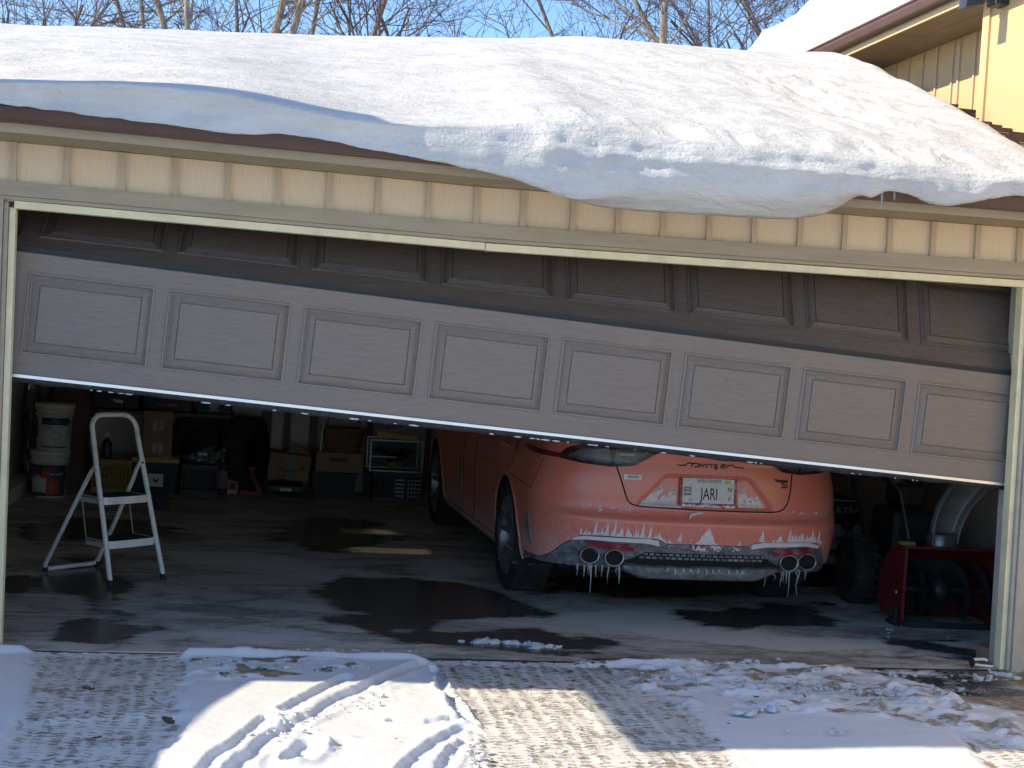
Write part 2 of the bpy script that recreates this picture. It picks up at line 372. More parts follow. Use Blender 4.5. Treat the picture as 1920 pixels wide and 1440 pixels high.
# smooth value noise in numpy
def vnoise(x, y, seed=0):
    xi, yi = np.floor(x).astype(int), np.floor(y).astype(int); xf, yf = x-xi, y-yi
    def h(a, b):
        n = (a*374761393+b*668265263+seed*974711) & 0x7fffffff; n = ((n ^ (n >> 13))*1274126177) & 0x7fffffff; return ((n ^ (n >> 16)) & 0xffff)/65535.
    u, v = xf*xf*(3-2*xf), yf*yf*(3-2*yf)
    return (h(xi, yi)*(1-u)+h(xi+1, yi)*u)*(1-v)+(h(xi, yi+1)*(1-u)+h(xi+1, yi+1)*u)*v
def fbm(x, y, o=4, seed=0, g=.5):
    t = 0; a = 1; n = 0
    for i in range(o): t = t+a*vnoise(x*2**i, y*2**i, seed+i); n += a; a *= g
    return t/n
def sstep(a, b, x): t = np.clip((x-a)/(b-a), 0, 1); return t*t*(3-2*t)
def segdist(X, Y, pts):
    D = np.full(X.shape, 9.); 
    for (ax, ay), (bx, by) in zip(pts[:-1], pts[1:]):
        dx, dy = bx-ax, by-ay; t = np.clip(((X-ax)*dx+(Y-ay)*dy)/(dx*dx+dy*dy), 0, 1)
        D = np.minimum(D, np.hypot(X-ax-t*dx, Y-ay-t*dy))
    return D
def polysd(X, Y, poly):
    """signed distance, positive inside"""
    ins = np.zeros(X.shape, bool); n = len(poly)
    for i in range(n):
        (ax, ay), (bx, by) = poly[i], poly[(i+1) % n]
        if ay == by: continue
        c = ((ay > Y) != (by > Y)) & (X < (bx-ax)*(Y-ay)/(by-ay)+ax); ins ^= c
    d = segdist(X, Y, poly+[poly[0]]); return np.where(ins, d, -d)
def G(pts): return [tuple(P(a, b, Z=0)[:2]) for a, b in pts]

# ================================================================== GROUND
g = MB(); rs = [3.2, 5, 9, 18, 40, 90, 220, 600]
Vg = []; NA = 48
for r in [0]+rs:
    for k in range(NA):
        a = 2*math.pi*k/NA; Vg.append((2+r*math.cos(a), -1+r*math.sin(a), -.10-(0 if r < 4 else .02)))
g.grid(Vg, len(rs)+1, NA); 
for i in range(len(rs)): g.add([Vg[i*NA+NA-1], Vg[i*NA], Vg[(i+1)*NA], Vg[(i+1)*NA+NA-1]], [(0, 1, 2, 3)])
tag(g.build('ground', SNOW), 'snow covered ground', kind='structure')
b = MB(); b.box(-.9, 5.8, -.03, 7.1, -.2, -.012); tag(b.build('foundation_slab', FLOOR), 'concrete slab', kind='structure')

# ---- garage floor sheet with wet patches and salt
def attr(me, name, arr):
    a = me.attributes.new(name, 'FLOAT', 'POINT'); a.data.foreach_set('value', np.asarray(arr, np.float32).ravel())
def sheet(xs, ys, Z):
    X, Y = np.meshgrid(xs, ys, indexing='ij'); nu, nv = X.shape
    V = np.stack([X, Y, Z], -1).reshape(-1, 3); idx = np.arange(nu*nv).reshape(nu, nv)
    F = np.stack([idx[:-1, :-1], idx[1:, :-1], idx[1:, 1:], idx[:-1, 1:]], -1).reshape(-1, 4)
    me = bpy.data.meshes.new('sheet'); me.vertices.add(len(V)); me.vertices.foreach_set('co', V.astype(np.float32).ravel())
    me.loops.add(F.size); me.loops.foreach_set('vertex_index', F.astype(np.int32).ravel())
    me.polygons.add(len(F)); me.polygons.foreach_set('loop_start', np.arange(0, F.size, 4, dtype=np.int32)); me.polygons.foreach_set('loop_total', np.full(len(F), 4, np.int32))
    me.update(); me.polygons.foreach_set('use_smooth', [True]*len(F)); me.validate(); return me
xs = np.arange(-.84, 5.74, .035); ys = np.arange(-.028, 6.94, .035); X, Y = np.meshgrid(xs, ys, indexing='ij')
wetp = [[(60, 1085), (120, 1045), (230, 1045), (270, 1090), (250, 1150), (270, 1210), (90, 1205), (75, 1160), (110, 1120)],
        [(15, 990), (120, 968), (300, 975), (345, 992), (280, 1012), (40, 1010)],
        [(480, 995), (560, 968), (700, 975), (745, 1008), (700, 1030), (540, 1032)],
        [(570, 1105), (640, 1080), (760, 1085), (920, 1110), (1000, 1130), (1010, 1160), (880, 1165), (740, 1180), (640, 1165)],
        [(700, 1180), (860, 1190), (1000, 1165), (1180, 1205), (1150, 1236), (900, 1225), (760, 1205)],
        [(1300, 1150), (1400, 1120), (1540, 1130), (1620, 1170), (1500, 1185), (1360, 1180)],
        [(930, 1090), (1100, 1080), (1560, 1075), (1560, 1110), (1000, 1125)],
        [(0, 1060), (60, 1050), (60, 1130), (0, 1140)], [(1690, 1205), (1870, 1215), (1870, 1240), (1700, 1232)]]
wet = np.zeros(X.shape)
wn = (fbm(X*1.7, Y*2.6, 4, 33)-.5)*.75+(fbm(X*7, Y*9, 3, 35)-.5)*.22
for p in wetp: wet = np.maximum(wet, sstep(-.16, .20, polysd(X, Y, G(p))+wn))
wet = np.maximum(wet, .30*sstep(3.6, 5.6, Y))
saltp = [[(290, 1030), (480, 1025), (660, 1065), (760, 1075), (760, 1040), (900, 1048), (930, 1080), (820, 1100), (640, 1100), (430, 1065), (300, 1055)],
         [(270, 1110), (380, 1095), (300, 1140)], [(1000, 1160), (1240, 1130), (1500, 1190), (1640, 1200), (1800, 1215), (1500, 1225), (1180, 1200)],
         [(400, 1190), (560, 1175), (700, 1205), (400, 1210)], [(1560, 1110), (1640, 1130), (1650, 1180), (1560, 1165)]]
salt = np.zeros(X.shape)
for p in saltp: salt = np.maximum(salt, sstep(-.2, .22, polysd(X, Y, G(p))+wn*.8))
me = sheet(xs, ys, 0*X); attr(me, 'wet', wet*.95); attr(me, 'salt', salt*.85); me.materials.append(FLOOR)
tag(link('garage_floor', me), 'stained concrete garage floor with wet patches', kind='structure')

# ---- driveway: height field of thin snow, tyre tracks, ruts
dx = .0125
xs = np.concatenate([np.arange(-2.2, -.4, .06), np.arange(-.4, 5.4, dx), np.arange(5.4, 6.6, .06)]); ys = np.concatenate([np.arange(-4.6, -2.25, .05), np.arange(-2.25, -.028, dx)])
X, Y = np.meshgrid(xs, ys, indexing='ij')
n1 = fbm(X*5, Y*5, 5, 3); n2 = fbm(X*22, Y*22, 4, 9); n3 = fbm(X*1.6, Y*1.6, 3, 17)
edge = (n1-.5)*.16+(n2-.5)*.07
def reg(px, w=.05, e=1.): return sstep(-w, w, polysd(X, Y, G(px))+edge*e)
mid = reg([(345, 1222), (560, 1219), (800, 1226), (808, 1250), (838, 1296), (862, 1326), (880, 1356), (895, 1400), (870, 1470), (830, 1600), (60, 1700), (200, 1560), (300, 1440), (330, 1340), (350, 1280)], .05, 1.1)
left = reg([(-200, 1218), (62, 1218), (55, 1270), (45, 1320), (20, 1380), (-30, 1440), (-200, 1500)], .03, .5)
right = reg([(1268, 1300), (1330, 1290), (1450, 1320), (1560, 1322), (1700, 1340), (1790, 1370), (1860, 1440), (1960, 1560), (1500, 1560), (1395, 1440), (1340, 1375)], .03, .5)
churn = reg([(1150, 1236), (1240, 1240), (1400, 1246), (1530, 1240), (1640, 1258), (1760, 1290), (1900, 1340), (1940, 1400), (1800, 1370), (1640, 1345), (1480, 1335), (1300, 1320), (1200, 1290)], .07)
lumpm = reg([(345, 1226), (600, 1232), (700, 1240), (640, 1262), (540, 1268), (420, 1278), (350, 1268)], .04)
trackL = reg([(60, 1222), (345, 1222), (345, 1280), (325, 1345), (290, 1445), (150, 1700), (-200, 1700), (-20, 1440), (25, 1370), (50, 1310)], .05)
trackR = reg([(806, 1236), (1130, 1242), (1210, 1280), (1290, 1320), (1400, 1440), (1520, 1600), (880, 1600), (885, 1440), (878, 1350), (840, 1296)], .05)
trackRR = reg([(1780, 1330), (2000, 1330), (2000, 1500), (1880, 1450)], .08)
H = np.zeros(X.shape); cover = np.zeros(X.shape); track = np.zeros(X.shape)
cover += .30
track = np.maximum.reduce([trackL, trackR, trackRR*.9])
# lengthwise bands of packed snow in the tracks
bandL = .5+.5*np.sin((X-.02*Y)*6.283/.085+fbm(X*2, Y*2, 3, 5)*6)
cover = np.where(track > .3, .64+.40*(fbm(X*4, Y*1.5, 4, 31)-.4)+.12*(bandL-.5), cover)
cover = cover+trackL*.20*sstep(-.55, -1.2, Y)+trackL*.10*sstep(.5, .75, X)*sstep(-.25, -.5, Y)-trackL*.15*sstep(-.9, -.1, Y)+trackR*(.12*sstep(.25, -.25, X-2.30)*sstep(-.4, -1.1, Y))
cover = cover-trackR*.22*sstep(-.55, -.1, Y)
for m, hh, c in ((mid, .019, 1.), (left, .013, 1.), (right, .012, 1.), (churn, .012, .78), (lumpm, .008, .82)):
    cover = cover*(1-m)+c*m; track = track*(1-m); H = np.maximum(H, hh*m)
cover = cover-.65*lumpm*sstep(.48, .62, fbm(X*7, Y*13, 4, 44))-.45*churn*sstep(.44, .60, fbm(X*8, Y*17, 4, 55))-.35*mid*sstep(.25, .0, polysd(X, Y, G([(345, 1222), (800, 1226), (862, 1326), (880, 1356), (895, 1400), (830, 1600), (200, 1560), (300, 1440), (350, 1280)])))*sstep(.45, .65, n1)
H += churn*np.maximum(0, fbm(X*8, Y*17, 4, 63, .6)-.44)*.085+lumpm*np.maximum(0, fbm(X*9, Y*20, 4, 71, .6)-.45)*.05
H += np.maximum.reduce([mid, left, right])*((n3-.5)*.018+(n2-.5)*.003+(n1-.5)*.006)
H += track*((n2-.5)*.008+.005*(bandL-.5)+.004*np.sin(Y*6.283/.033+6*n1)*(n1*.6+.4))
# packed ridge across the left track, snow rim along the threshold
rid = np.exp(-(segdist(X, Y, G([(95, 1345), (200, 1339), (335, 1338)]))/.05)**2); cover += rid*.5; H += rid*.015
rim = np.exp(-(np.abs(Y+.055)/.022)**2)*(sstep(.78, .82, X)*sstep(1.95, 1.85, X)+sstep(2.62, 2.7, X)*sstep(3.22, 3.1, X)+.9*sstep(.16, .1, X))*(.5+.9*fbm(X*4, Y*4, 3, 91))
H += rim*.022; cover = np.maximum(cover, rim*1.6)
sill = np.exp(-(np.abs(Y+.075)/.02)**2)*sstep(.1, .2, X)*sstep(4.6, 4.2, X)*(.3+.9*fbm(X*6, Y*3, 3, 95)); cover += sill*.35
def rut(px, w, d, rimh=.012, wob=.3):
    global H, cover
    pts = G(px); D = segdist(X, Y, pts)*(1+(n1-.5)*wob*2)+(n2-.5)*.018
    H += -d*sstep(w, w*.45, D)+rimh*np.exp(-((D-w*1.25)/(w*.35))**2)*(.4+n2)
rut([(800, 1243), (725, 1272), (655, 1302), (599, 1336)], .045, .030, .006)
rut([(586, 1342), (529, 1372), (481, 1409), (444, 1440), (420, 1480)], .045, .028, .008, .4)
rut([(652, 1271), (613, 1288), (540, 1327)], .038, .024, .006)
rut([(500, 1345), (492, 1352), (444, 1392), (416, 1409), (391, 1437), (370, 1480)], .035, .024, .006, .4)
rut([(740, 1351), (796, 1355), (854, 1346)], .030, .022, .006)
rut([(875, 1364), (824, 1389), (790, 1417), (765, 1440), (740, 1490)], .042, .030, .008)
rut([(880, 1380), (855, 1402), (835, 1437), (820, 1490)], .035, .026, .008)
rut([(812, 1256), (838, 1297), (862, 1328), (878, 1354)], .030, .022, .014, .6)
rut([(560, 1424), (582, 1398)], .055, .034, .014, .3)
rut([(545, 1428), (552, 1418)], .040, .026, .010, .3)
scr = reg([(505, 1345), (560, 1338), (575, 1375), (520, 1385)], .05)+reg([(590, 1400), (660, 1380), (640, 1400), (580, 1425)], .05)+reg([(655, 1300), (780, 1285), (700, 1325)], .08)*.6
H += scr*(n2-.5)*.045+scr*np.maximum(0, n2-.6)*.05
# border berm of the right slab, clods
H += np.exp(-(segdist(X, Y, G([(1270, 1300), (1300, 1340), (1345, 1380), (1405, 1440)]))/.03)**2)*.003
H = np.maximum(H, 0)-.016+.012*sstep(-.09, -.03, Y)
cover = np.clip(cover, 0, 1); cover = np.where((H < -.008) & (np.maximum(mid, right) > .7), .8, cover)
wetd = sstep(-.30, -.05, Y)*(.35+.65*sstep(2.0, 2.4, X)*sstep(3.0, 2.6, X))+reg([(1640, 1250), (1800, 1250), (1940, 1300), (1760, 1300)], .06)+.4*trackR*sstep(-.6, -.3, Y)
me = sheet(xs, ys, H); attr(me, 'cover', cover); attr(me, 'track', np.clip(track, 0, 1)); attr(me, 'wet', np.clip(wetd, 0, 1)); me.materials.append(DRIVE)
tag(link('driveway', me), 'concrete driveway under thin tracked snow', kind='structure')

# loose snow lumps: nobody could count them
def clod(m, x, y, z, s, seed, fl=.7):
    bm = bmesh.new(); bmesh.ops.create_icosphere(bm, subdivisions=2, radius=1)
    vs = []
    for v in bm.verts:
        d = .62+.75*mnoise.noise(v.co*1.3+Vector((seed, seed*.7, 0)))+.28*mnoise.noise(v.co*3.1+Vector((seed, 3, 0)))
        vs.append((x+v.co.x*s*d*1.25, y+v.co.y*s*d, z+max(-.4, v.co.z*d)*s*fl))
    m.add(vs, [[v.index for v in f.verts] for f in bm.faces], 0, True); bm.free()
m = MB(); rng = random.Random(3)
def lump_row(px, n, s0, s1, spread):
    for i in range(n):
        a = rng.choice(range(len(px)-1)); t = rng.random(); q = P(px[a][0]*(1-t)+px[a+1][0]*t, px[a][1]*(1-t)+px[a+1][1]*t, Z=0)
        s = s0+(s1-s0)*rng.random()**2.5; clod(m, q[0]+rng.gauss(0, spread), q[1]+rng.gauss(0, spread*.6), 0 if q[1] > -.03 else .012, s, rng.random()*90)
lump_row([(850, 1203), (950, 1206), (1055, 1218)], 26, .012, .05, .035)
lump_row([(1180, 1240), (1330, 1246), (1460, 1236)], 22, .010, .035, .03)
lump_row([(1200, 1270), (1420, 1290), (1600, 1300), (1800, 1300)], 260, .005, .022, .10)
lump_row([(1560, 1262), (1720, 1272), (1880, 1275)], 22, .008, .03, .05)
lump_row([(1500, 1380), (1640, 1370), (1700, 1382)], 12, .007, .02, .05)
lump_row([(380, 1245), (500, 1255), (680, 1258)], 60, .006, .024, .05)
lump_row([(350, 1220), (560, 1218), (790, 1222)], 26, .008, .02, .008)
lump_row([(480, 1400), (560, 1360), (640, 1330), (760, 1300)], 40, .005, .014, .06)
lump_row([(1380, 1345), (1460, 1330)], 14, .012, .04, .03)
lump_row([(885, 1400), (895, 1440)], 20, .006, .02, .04)
lump_row([(1660, 1195), (1670, 1180)], 4, .01, .018, .015)
lump_row([(1730, 1192), (1820, 1200)], 7, .004, .009, .03)
lump_row([(1845, 1262), (1915, 1278)], 14, .015, .035, .015)
tag(m.build('snow_lumps', SNOW, fix=False), 'loose lumps of snow along the threshold and driveway', kind='stuff')

# ================================================================== GARAGE
gar = thing('garage', 'tan board and batten garage with a wide open doorway under a snow laden roof', 'garage', (0, 0, 0))
YW = 0.
def zhead(x): return np.interp(x, [-.02, 2.1, 4.88], [1.972, 1.940, 1.954])        # sagging header
def lean(z, side): return (.016-.0159*z) if side < 0 else (4.892-.0128*z)
XL, XR = -.85, 5.75
ZB0, ZB1 = 2.075, 2.262     # board strip above the header trim
bx = [27, 127, 231, 330, 428, 522, 617, 708, 802, 892, 979, 1072, 1157, 1241, 1327, 1411, 1497, 1580, 1664, 1745, 1828, 1906]
bX = [P(x, 300+(x/1900)*150, Y=0)[0] for x in bx]
pit = (bX[-1]-bX[0])/(len(bX)-1); bX = [bX[0]-pit*3, bX[0]-pit*2, bX[0]-pit]+bX+[bX[-1]+pit*k for k in (1, 2, 3)]
def ztrimtop(x): return float(np.interp(x, [-.02, 2.06, 4.81], [2.088, 2.056, 2.070]))
def zsoff(x): return float(np.interp(x, [-.02, 2.05, 4.8], [2.262, 2.232, 2.246]))
sub = MB(); sub.box(XL, XR, .0, .10, 2.0, 2.42)
o = sub.build('front_wall', SIDING, gar)
for i in range(len(bX)-1):
    a, c = bX[i]+.010, bX[i+1]-.010
    w = MB(); y0 = -.012-.0025*rng.random(); y1 = -.001
    n = 4; xs_ = np.linspace(a, c, n)
    top = [zsoff(x)-.001-.0015*rng.random() for x in xs_]; bot = [ztrimtop(x)-.004 for x in xs_]
    vs = [(x, y0+.0015*rng.random(), z) for x, z in zip(xs_, bot)]+[(x, y0+.0015*rng.random(), z) for x, z in zip(xs_, top)]+[(x, y1, z) for x, z in zip(xs_, bot)]+[(x, y1, z) for x, z in zip(xs_, top)]
    fs = [(k, k+1, n+k+1, n+k) for k in range(n-1)]+[(2*n+k, k, n+k, 3*n+k) for k in (0,)]+[(n-1, 3*n-1, 4*n-1, 2*n-1)]
    fs += [(n+k, n+k+1, 3*n+k+1, 3*n+k) for k in range(n-1)]+[(2*n+k, 2*n+k+1, k+1, k) for k in range(n-1)]
    w.add(vs, fs); w.build('siding_board', SIDING, gar)
for i, x in enumerate(bX):
    w = MB(); h = .0128; l = .018*.17
    w.hexa([(x-h+.003, -.034, ztrimtop(x)-.003), (x+h+.003, -.034, ztrimtop(x)-.003), (x+h+.003, -.002, ztrimtop(x)-.003), (x-h+.003, -.002, ztrimtop(x)-.003)],
           [(x-h, -.034, zsoff(x)-.002), (x+h, -.034, zsoff(x)-.002), (x+h, -.002, zsoff(x)-.002), (x-h, -.002, zsoff(x)-.002)])
    w.build('batten', BATTEN, gar)
def strip(name, mat, xs_, zlo, zhi, y0, y1):
    w = MB(); n = len(xs_)
    vs = []
    for yy in (y0, y1):
        for f in (zlo, zhi): vs += [(x, yy, f(x)) for x in xs_]
    fs = []
    for k in range(n-1): fs += [(k, k+1, n+k+1, n+k), (2*n+k, 3*n+k, 3*n+k+1, 2*n+k+1), (n+k, n+k+1, 3*n+k+1, 3*n+k), (k, 2*n+k, 2*n+k+1, k+1)]
    fs += [(0, n, 3*n, 2*n), (n-1, 3*n-1, 4*n-1, 2*n-1)]
    w.add(vs, fs); return w.build(name, mat, gar)
hx = list(np.linspace(-.13, 5.02, 15))
strip('header_trim', TAUPE, hx, lambda x: zhead(x)+.052, lambda x: ztrimtop(x), -.040, -.003)
strip('header_trim_lip', TAUPE, hx, lambda x: zhead(x)+.034, lambda x: zhead(x)+.0505, -.030, .02)
strip('header_stop', CREAM, [x for x in np.linspace(-.02, 2.098, 8)], lambda x: zhead(x)-.002, lambda x: zhead(x)+.031, -.020, .055)
strip('header_stop', CREAM, [x for x in np.linspace(2.102, 4.89, 8)], lambda x: zhead(x)-.004, lambda x: zhead(x)+.030, -.018, .055)
def jamb(name, mat, side, o0, o1, y0, y1, z0=0., z1=1.96):
    w = MB(); s = side
    q = lambda z, o: lean(z, s)+s*o
    a, c = sorted((o0, o1)); 
    w.hexa([(q(z0, a), y0, z0), (q(z0, c), y0, z0), (q(z0, c), y1, z0), (q(z0, a), y1, z0)], [(q(z1, a), y0, z1), (q(z1, c), y0, z1), (q(z1, c), y1, z1), (q(z1, a), y1, z1)])
    return w.build(name, mat, gar)
for s in (-1, 1):
    zt = 1.985
    jamb('jamb_stop', CREAM, s, .0, .026, -.006, .055, -.01, zt-.012)
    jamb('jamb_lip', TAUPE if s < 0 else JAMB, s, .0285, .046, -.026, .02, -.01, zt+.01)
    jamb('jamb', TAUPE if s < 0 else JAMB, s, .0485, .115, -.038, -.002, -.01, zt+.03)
    jamb('door_post', JAMB, s, .03, .16, .0215, .16, -.01, 2.0)
# wall piers either side
for a, c in ((XL, -.17), (5.06, XR)):
    w = MB(); w.box(a, c, .0, .14, -.1, 2.0); w.build('wall_pier', SIDING, gar)
    k = a+.02
    while k < c-.02:
        w = MB(); e = min(k+.215, c-.02); w.box(k+.004, e-.004, -.014, -.002, .02, 2.08); w.build('siding_board', BATTEN, gar); k += .215
w = MB(); w.box(4.998, 5.06, -.014, .12, .12, 2.02); w.build('siding_board', BATTEN, gar)
w = MB(); w.box(4.998, 5.06, -.010, .12, -.1, .115); w.build('siding_board', JAMB, gar)
# interior shell
w = MB(); w.box(XR, XR+.12, .14, 7.1, -.05, 2.44); w.build('side_wall', DRYWALL, gar)
w = MB(); w.box(XL-.12, XR+.12, 6.95, 7.08, -.05, 3.0); w.build('back_wall', DRYWALL, gar)
w = MB(); w.box(XL, XR, .12, 6.95, 2.44, 2.47); w.build('ceiling', DRYWALL, gar)
# left wall with a small window high up
wy0, wy1, wz0, wz1 = 3.0, 4.25, 1.72, 2.18
w = MB()
for y0, y1, z0, z1 in ((-.0, wy0, -.05, 2.9), (wy1, 7.08, -.05, 2.9), (wy0, wy1, -.05, wz0), (wy0, wy1, wz1, 2.9)): w.box(XL-.12, XL, y0, y1, z0, z1)
w.build('side_wall', DRYWALL, gar)
w = MB()
for y0, y1, z0, z1 in ((wy0, wy1, wz0, wz0+.03), (wy0, wy1, wz1-.03, wz1), (wy0, wy0+.04, wz0+.03, wz1-.03), (wy1-.04, wy1, wz0+.03, wz1-.03), (3.28, 3.94, wz0+.03, wz1-.03)): w.box(XL-.09, XL-.04, y0, y1, z0, z1)
wf = w.build('window', WPAINT, gar)
w = MB(); w.box(XL-.07, XL-.065, wy0+.04, 3.28, wz0+.03, wz1-.03); w.box(XL-.07, XL-.065, 3.94, wy1-.04, wz0+.03, wz1-.03); w.build('pane', GLASS, wf)
w = MB(); w.box(XL+.001, XL+.14, .3, 6.9, .0, .11); w.build('wall_kerb', DRYWALL, gar)
# eave
OV = -.46
w = MB()
n = 12; xs_ = np.linspace(XL-.35, XR-.0, n)
vs = [(x, -.002, zsoff(x)+.001) for x in xs_]+[(x, OV, zsoff(x)+.001) for x in xs_]+[(x, -.002, zsoff(x)+.02) for x in xs_]+[(x, OV, zsoff(x)+.02) for x in xs_]
w.add(vs, [(k, k+1, n+k+1, n+k) for k in range(n-1)]+[(2*n+k, 3*n+k, 3*n+k+1, 2*n+k+1) for k in range(n-1)]+[(n+k, n+k+1, 3*n+k+1, 3*n+k) for k in range(n-1)])
w.build('soffit', SOFFIT, gar)
xl_ = list(np.linspace(XL-.36, XR, 12))
strip('fascia', TAUPE, xl_, lambda x: zsoff(x)-.012, lambda x: zsoff(x)+.13, OV-.022, OV-.001)
def gutter(name, pathx, zf, y0, parent):
    prof = [(0, .03), (-.012, .0), (-.075, .0), (-.082, .012), (-.098, .055), (-.098, .078), (-.108, .088), (-.108, .100), (-.100, .100), (-.094, .085), (-.090, .055), (-.074, .014), (-.014, .012)]
    w = MB(); V = []
    for x in pathx:
        for a, b in prof: V.append((x, y0+a, zf(x)+b))
    w.grid(V, len(pathx), len(prof), 0, False); return w.build(name, GUTTER, parent)
gutter('gutter', xl_, lambda x: zsoff(x)+.024, OV-.024, gar)
w = MB(); zr = lambda y: 2.40+.205*(y+.5)
w.prism([(OV-.04, zr(OV-.04)), (3.35, zr(3.35)), (7.4, zr(3.35)-.8), (7.4, zr(3.35)-.86), (3.35, zr(3.35)-.07), (OV-.04, zr(OV-.04)-.03)], XL-.4, XR, 'x'); w.build('roof', SHING, gar)
w = MB(); w.prism([(-.0, 2.47), (3.35, 3.12), (7.0, 2.47)], XL-.12, XL, 'x'); w.build('gable_wall', SIDING, gar)

# ---- snow on the roof
XW = 6.1
def key(pts, Y): 
    q = np.array([P(a, b, Y=Y) for a, b in pts]); return q[:, 0], q[:, 2]
cx, cz = key([(-400, 150), (0, 157), (250, 160), (430, 178), (560, 208), (640, 226), (760, 236), (900, 236), (1000, 228), (1050, 216), (1210, 254), (1410, 271), (1610, 288), (1710, 305), (1910, 326), (2100, 350)], -.62)
fx, fz = key([(-400, 170), (0, 194), (120, 207), (250, 227), (340, 235), (430, 249), (520, 250), (600, 260), (700, 280), (800, 299), (950, 330), (1010, 352), (1080, 374), (1180, 364), (1300, 357), (1460, 368), (1540, 366), (1610, 360), (1640, 374), (1652, 362), (1668, 356), (1690, 361), (1712, 366), (1740, 380), (1765, 386), (1800, 384), (1850, 374), (1910, 365), (2000, 372), (2100, 370)], -.66)
lx, lz = key([(1070, 374), (1130, 389), (1200, 396), (1300, 402), (1400, 408), (1480, 412), (1540, 404), (1575, 388), (1612, 361)], -.54)
hx_, hz_ = key([(-500, 30), (0, 46), (480, 65), (950, 72), (1020, 71), (1060, 67), (1120, 70), (1250, 83), (1430, 97), (1560, 97), (1800, 120)], 3.3)
xs_ = np.concatenate([np.arange(-2.6, -.3, .12), np.arange(-.3, 5.2, .022), np.arange(5.2, 5.74, .06)])
sm = lambda a, k: np.convolve(np.pad(a, k, 'edge'), np.ones(2*k+1)/(2*k+1), 'valid')
Cz = sm(np.interp(xs_, cx, cz), 6); Fz = sm(np.interp(xs_, fx, fz), 1)+.016*(fbm(xs_*9, xs_*0+7, 4, 61, .7)-.5); Hz = sm(np.interp(xs_, hx_, hz_), 5); Lz = np.interp(xs_, lx, lz, left=9, right=9)
Cz += .018*(fbm(xs_*3, xs_*0, 3, 2)-.5)*sstep(2, 2.6, xs_)
rt = sstep(1.25, 2.3, xs_)                       # left lip (undercut) -> right cornice (bulging)
Cy = -.66+.06*rt+.05*(fbm(xs_*2.2, xs_*0+3, 3, 8)-.5)*rt; Fy = -.635-.012*rt
rows = []
NB, NF = 74, 16
tb = np.linspace(0, 1, NB)**1.0
Ys = np.concatenate([[7.3, 6, 5, 4.2, 3.7], 3.3-(3.3-tb*0)*0-(3.3+.0)*0*tb])[:5]
zroofv = lambda y: np.where(y < 3.35, 2.40+.205*(y+.5), 2.40+.205*3.85-.2*(y-3.35))
for y in Ys: rows.append((np.full(xs_.shape, y), Hz-.02-(y-3.3)*.19+.0*xs_))
for t in tb:
    y = 3.3+(Cy-3.3)*t
    z = Hz+(Cz-Hz)*(t**1.10)
    z = z+.035*np.sin(t*math.pi)
    rows.append((y, z))
for k in range(1, NF+1):
    t = k/NF
    # right: rounded shoulder then front face; left: sharp lip, hollow below
    yr = Cy+(Fy-Cy)*np.sin(t*math.pi/2)**.8-.030*np.sin(t*math.pi)*rt; zr_ = Cz+(Fz-Cz)*(t**1.25)
    yl = Cy+(Fy-Cy)*t+.012*np.sin(t*math.pi); zl = Cz+(Fz-Cz)*t**.9
    rows.append((yr*rt+yl*(1-rt), zr_*rt+zl*(1-rt)))
hang = (Lz < 5)
for k in range(1, 7):
    t = k/6
    y = Fy+(-.54-Fy)*t; z = np.where(hang, Fz+(np.where(hang, Lz, 0)-Fz)*(t**.8), Fz+.02*t)
    rows.append((np.where(hang, y, Fy+.05*t), z))
yl_, zl_ = rows[-1]
for k in (1, 2): rows.append((yl_*(1-k/2)+(-.44)*k/2, zl_*(1-k/2)+(zroofv(np.full(xs_.shape, -.44))+.0)*k/2))
SY = np.stack([a for a, b in rows], 1); SZ = np.stack([b for a, b in rows], 1); SX = np.repeat(xs_[:, None], SY.shape[1], 1)
nb0 = 5+NB
fr = np.zeros(SY.shape); fr[:, :nb0] = 1
top = sstep(-.75, -.2, SY)*fr
SZ += top*((fbm(SX*.9, SY*1.3, 4, 21)-.5)*.07+(fbm(SX*4, SY*6, 4, 23)-.5)*.016)*sstep(3.3, 2.4, SY)
# wind crust, steps and bumps near the crest on the right
cr = np.exp(-((SY-Cy[:, None]-.18)/.16)**2)*fr
SZ += cr*sstep(2.1, 2.5, SX)*((fbm(SX*7, SY*9, 4, 41, .6)-.5)*.10)
SZ += cr*sstep(3.3, 3.6, SX)*(.014*np.sin(SX*6.283/.20+9*fbm(SX*2, SY*2, 3, 3)))*(.3+fbm(SX*3, SY*3, 2, 6))
SZ += cr*sstep(1.9, 2.3, SX)*(np.maximum(0, fbm(SX*14, SY*16, 3, 97)-.5)*.08)
far = np.exp(-((SY-1.0)/.8)**2)*fr*np.exp(-((SX-4.1)/.35)**2); SZ += far*(fbm(SX*9, SY*5, 4, 77, .6)-.5)*.12
rip = sstep(2.0, 2.6, SX)*fr*sstep(-.4, .2, SY)*sstep(3.0, 2., SY); SZ += rip*(fbm((SX+SY*.5)*7, (SY-SX*.25)*2.2, 5, 83, .65)-.5)*.030
face = np.zeros(SY.shape); face[:, nb0:nb0+NF] = np.sin(np.linspace(.1, 1, NF)*math.pi)
SY -= face*rt[:, None]*((fbm(SX*1.2, SZ*26, 3, 91)-.5)*.028+np.maximum(0, fbm(SX*12, SZ*12, 3, 93)-.55)*.04)
SY -= face*((fbm(SX*2.4, SZ*3.4, 4, 51)-.5)*.09+(fbm(SX*9, SZ*7, 3, 53)-.5)*.02)*rt[:, None]+face*(1-rt[:, None])*(fbm(SX*2, SZ*9, 3, 57)-.5)*.03
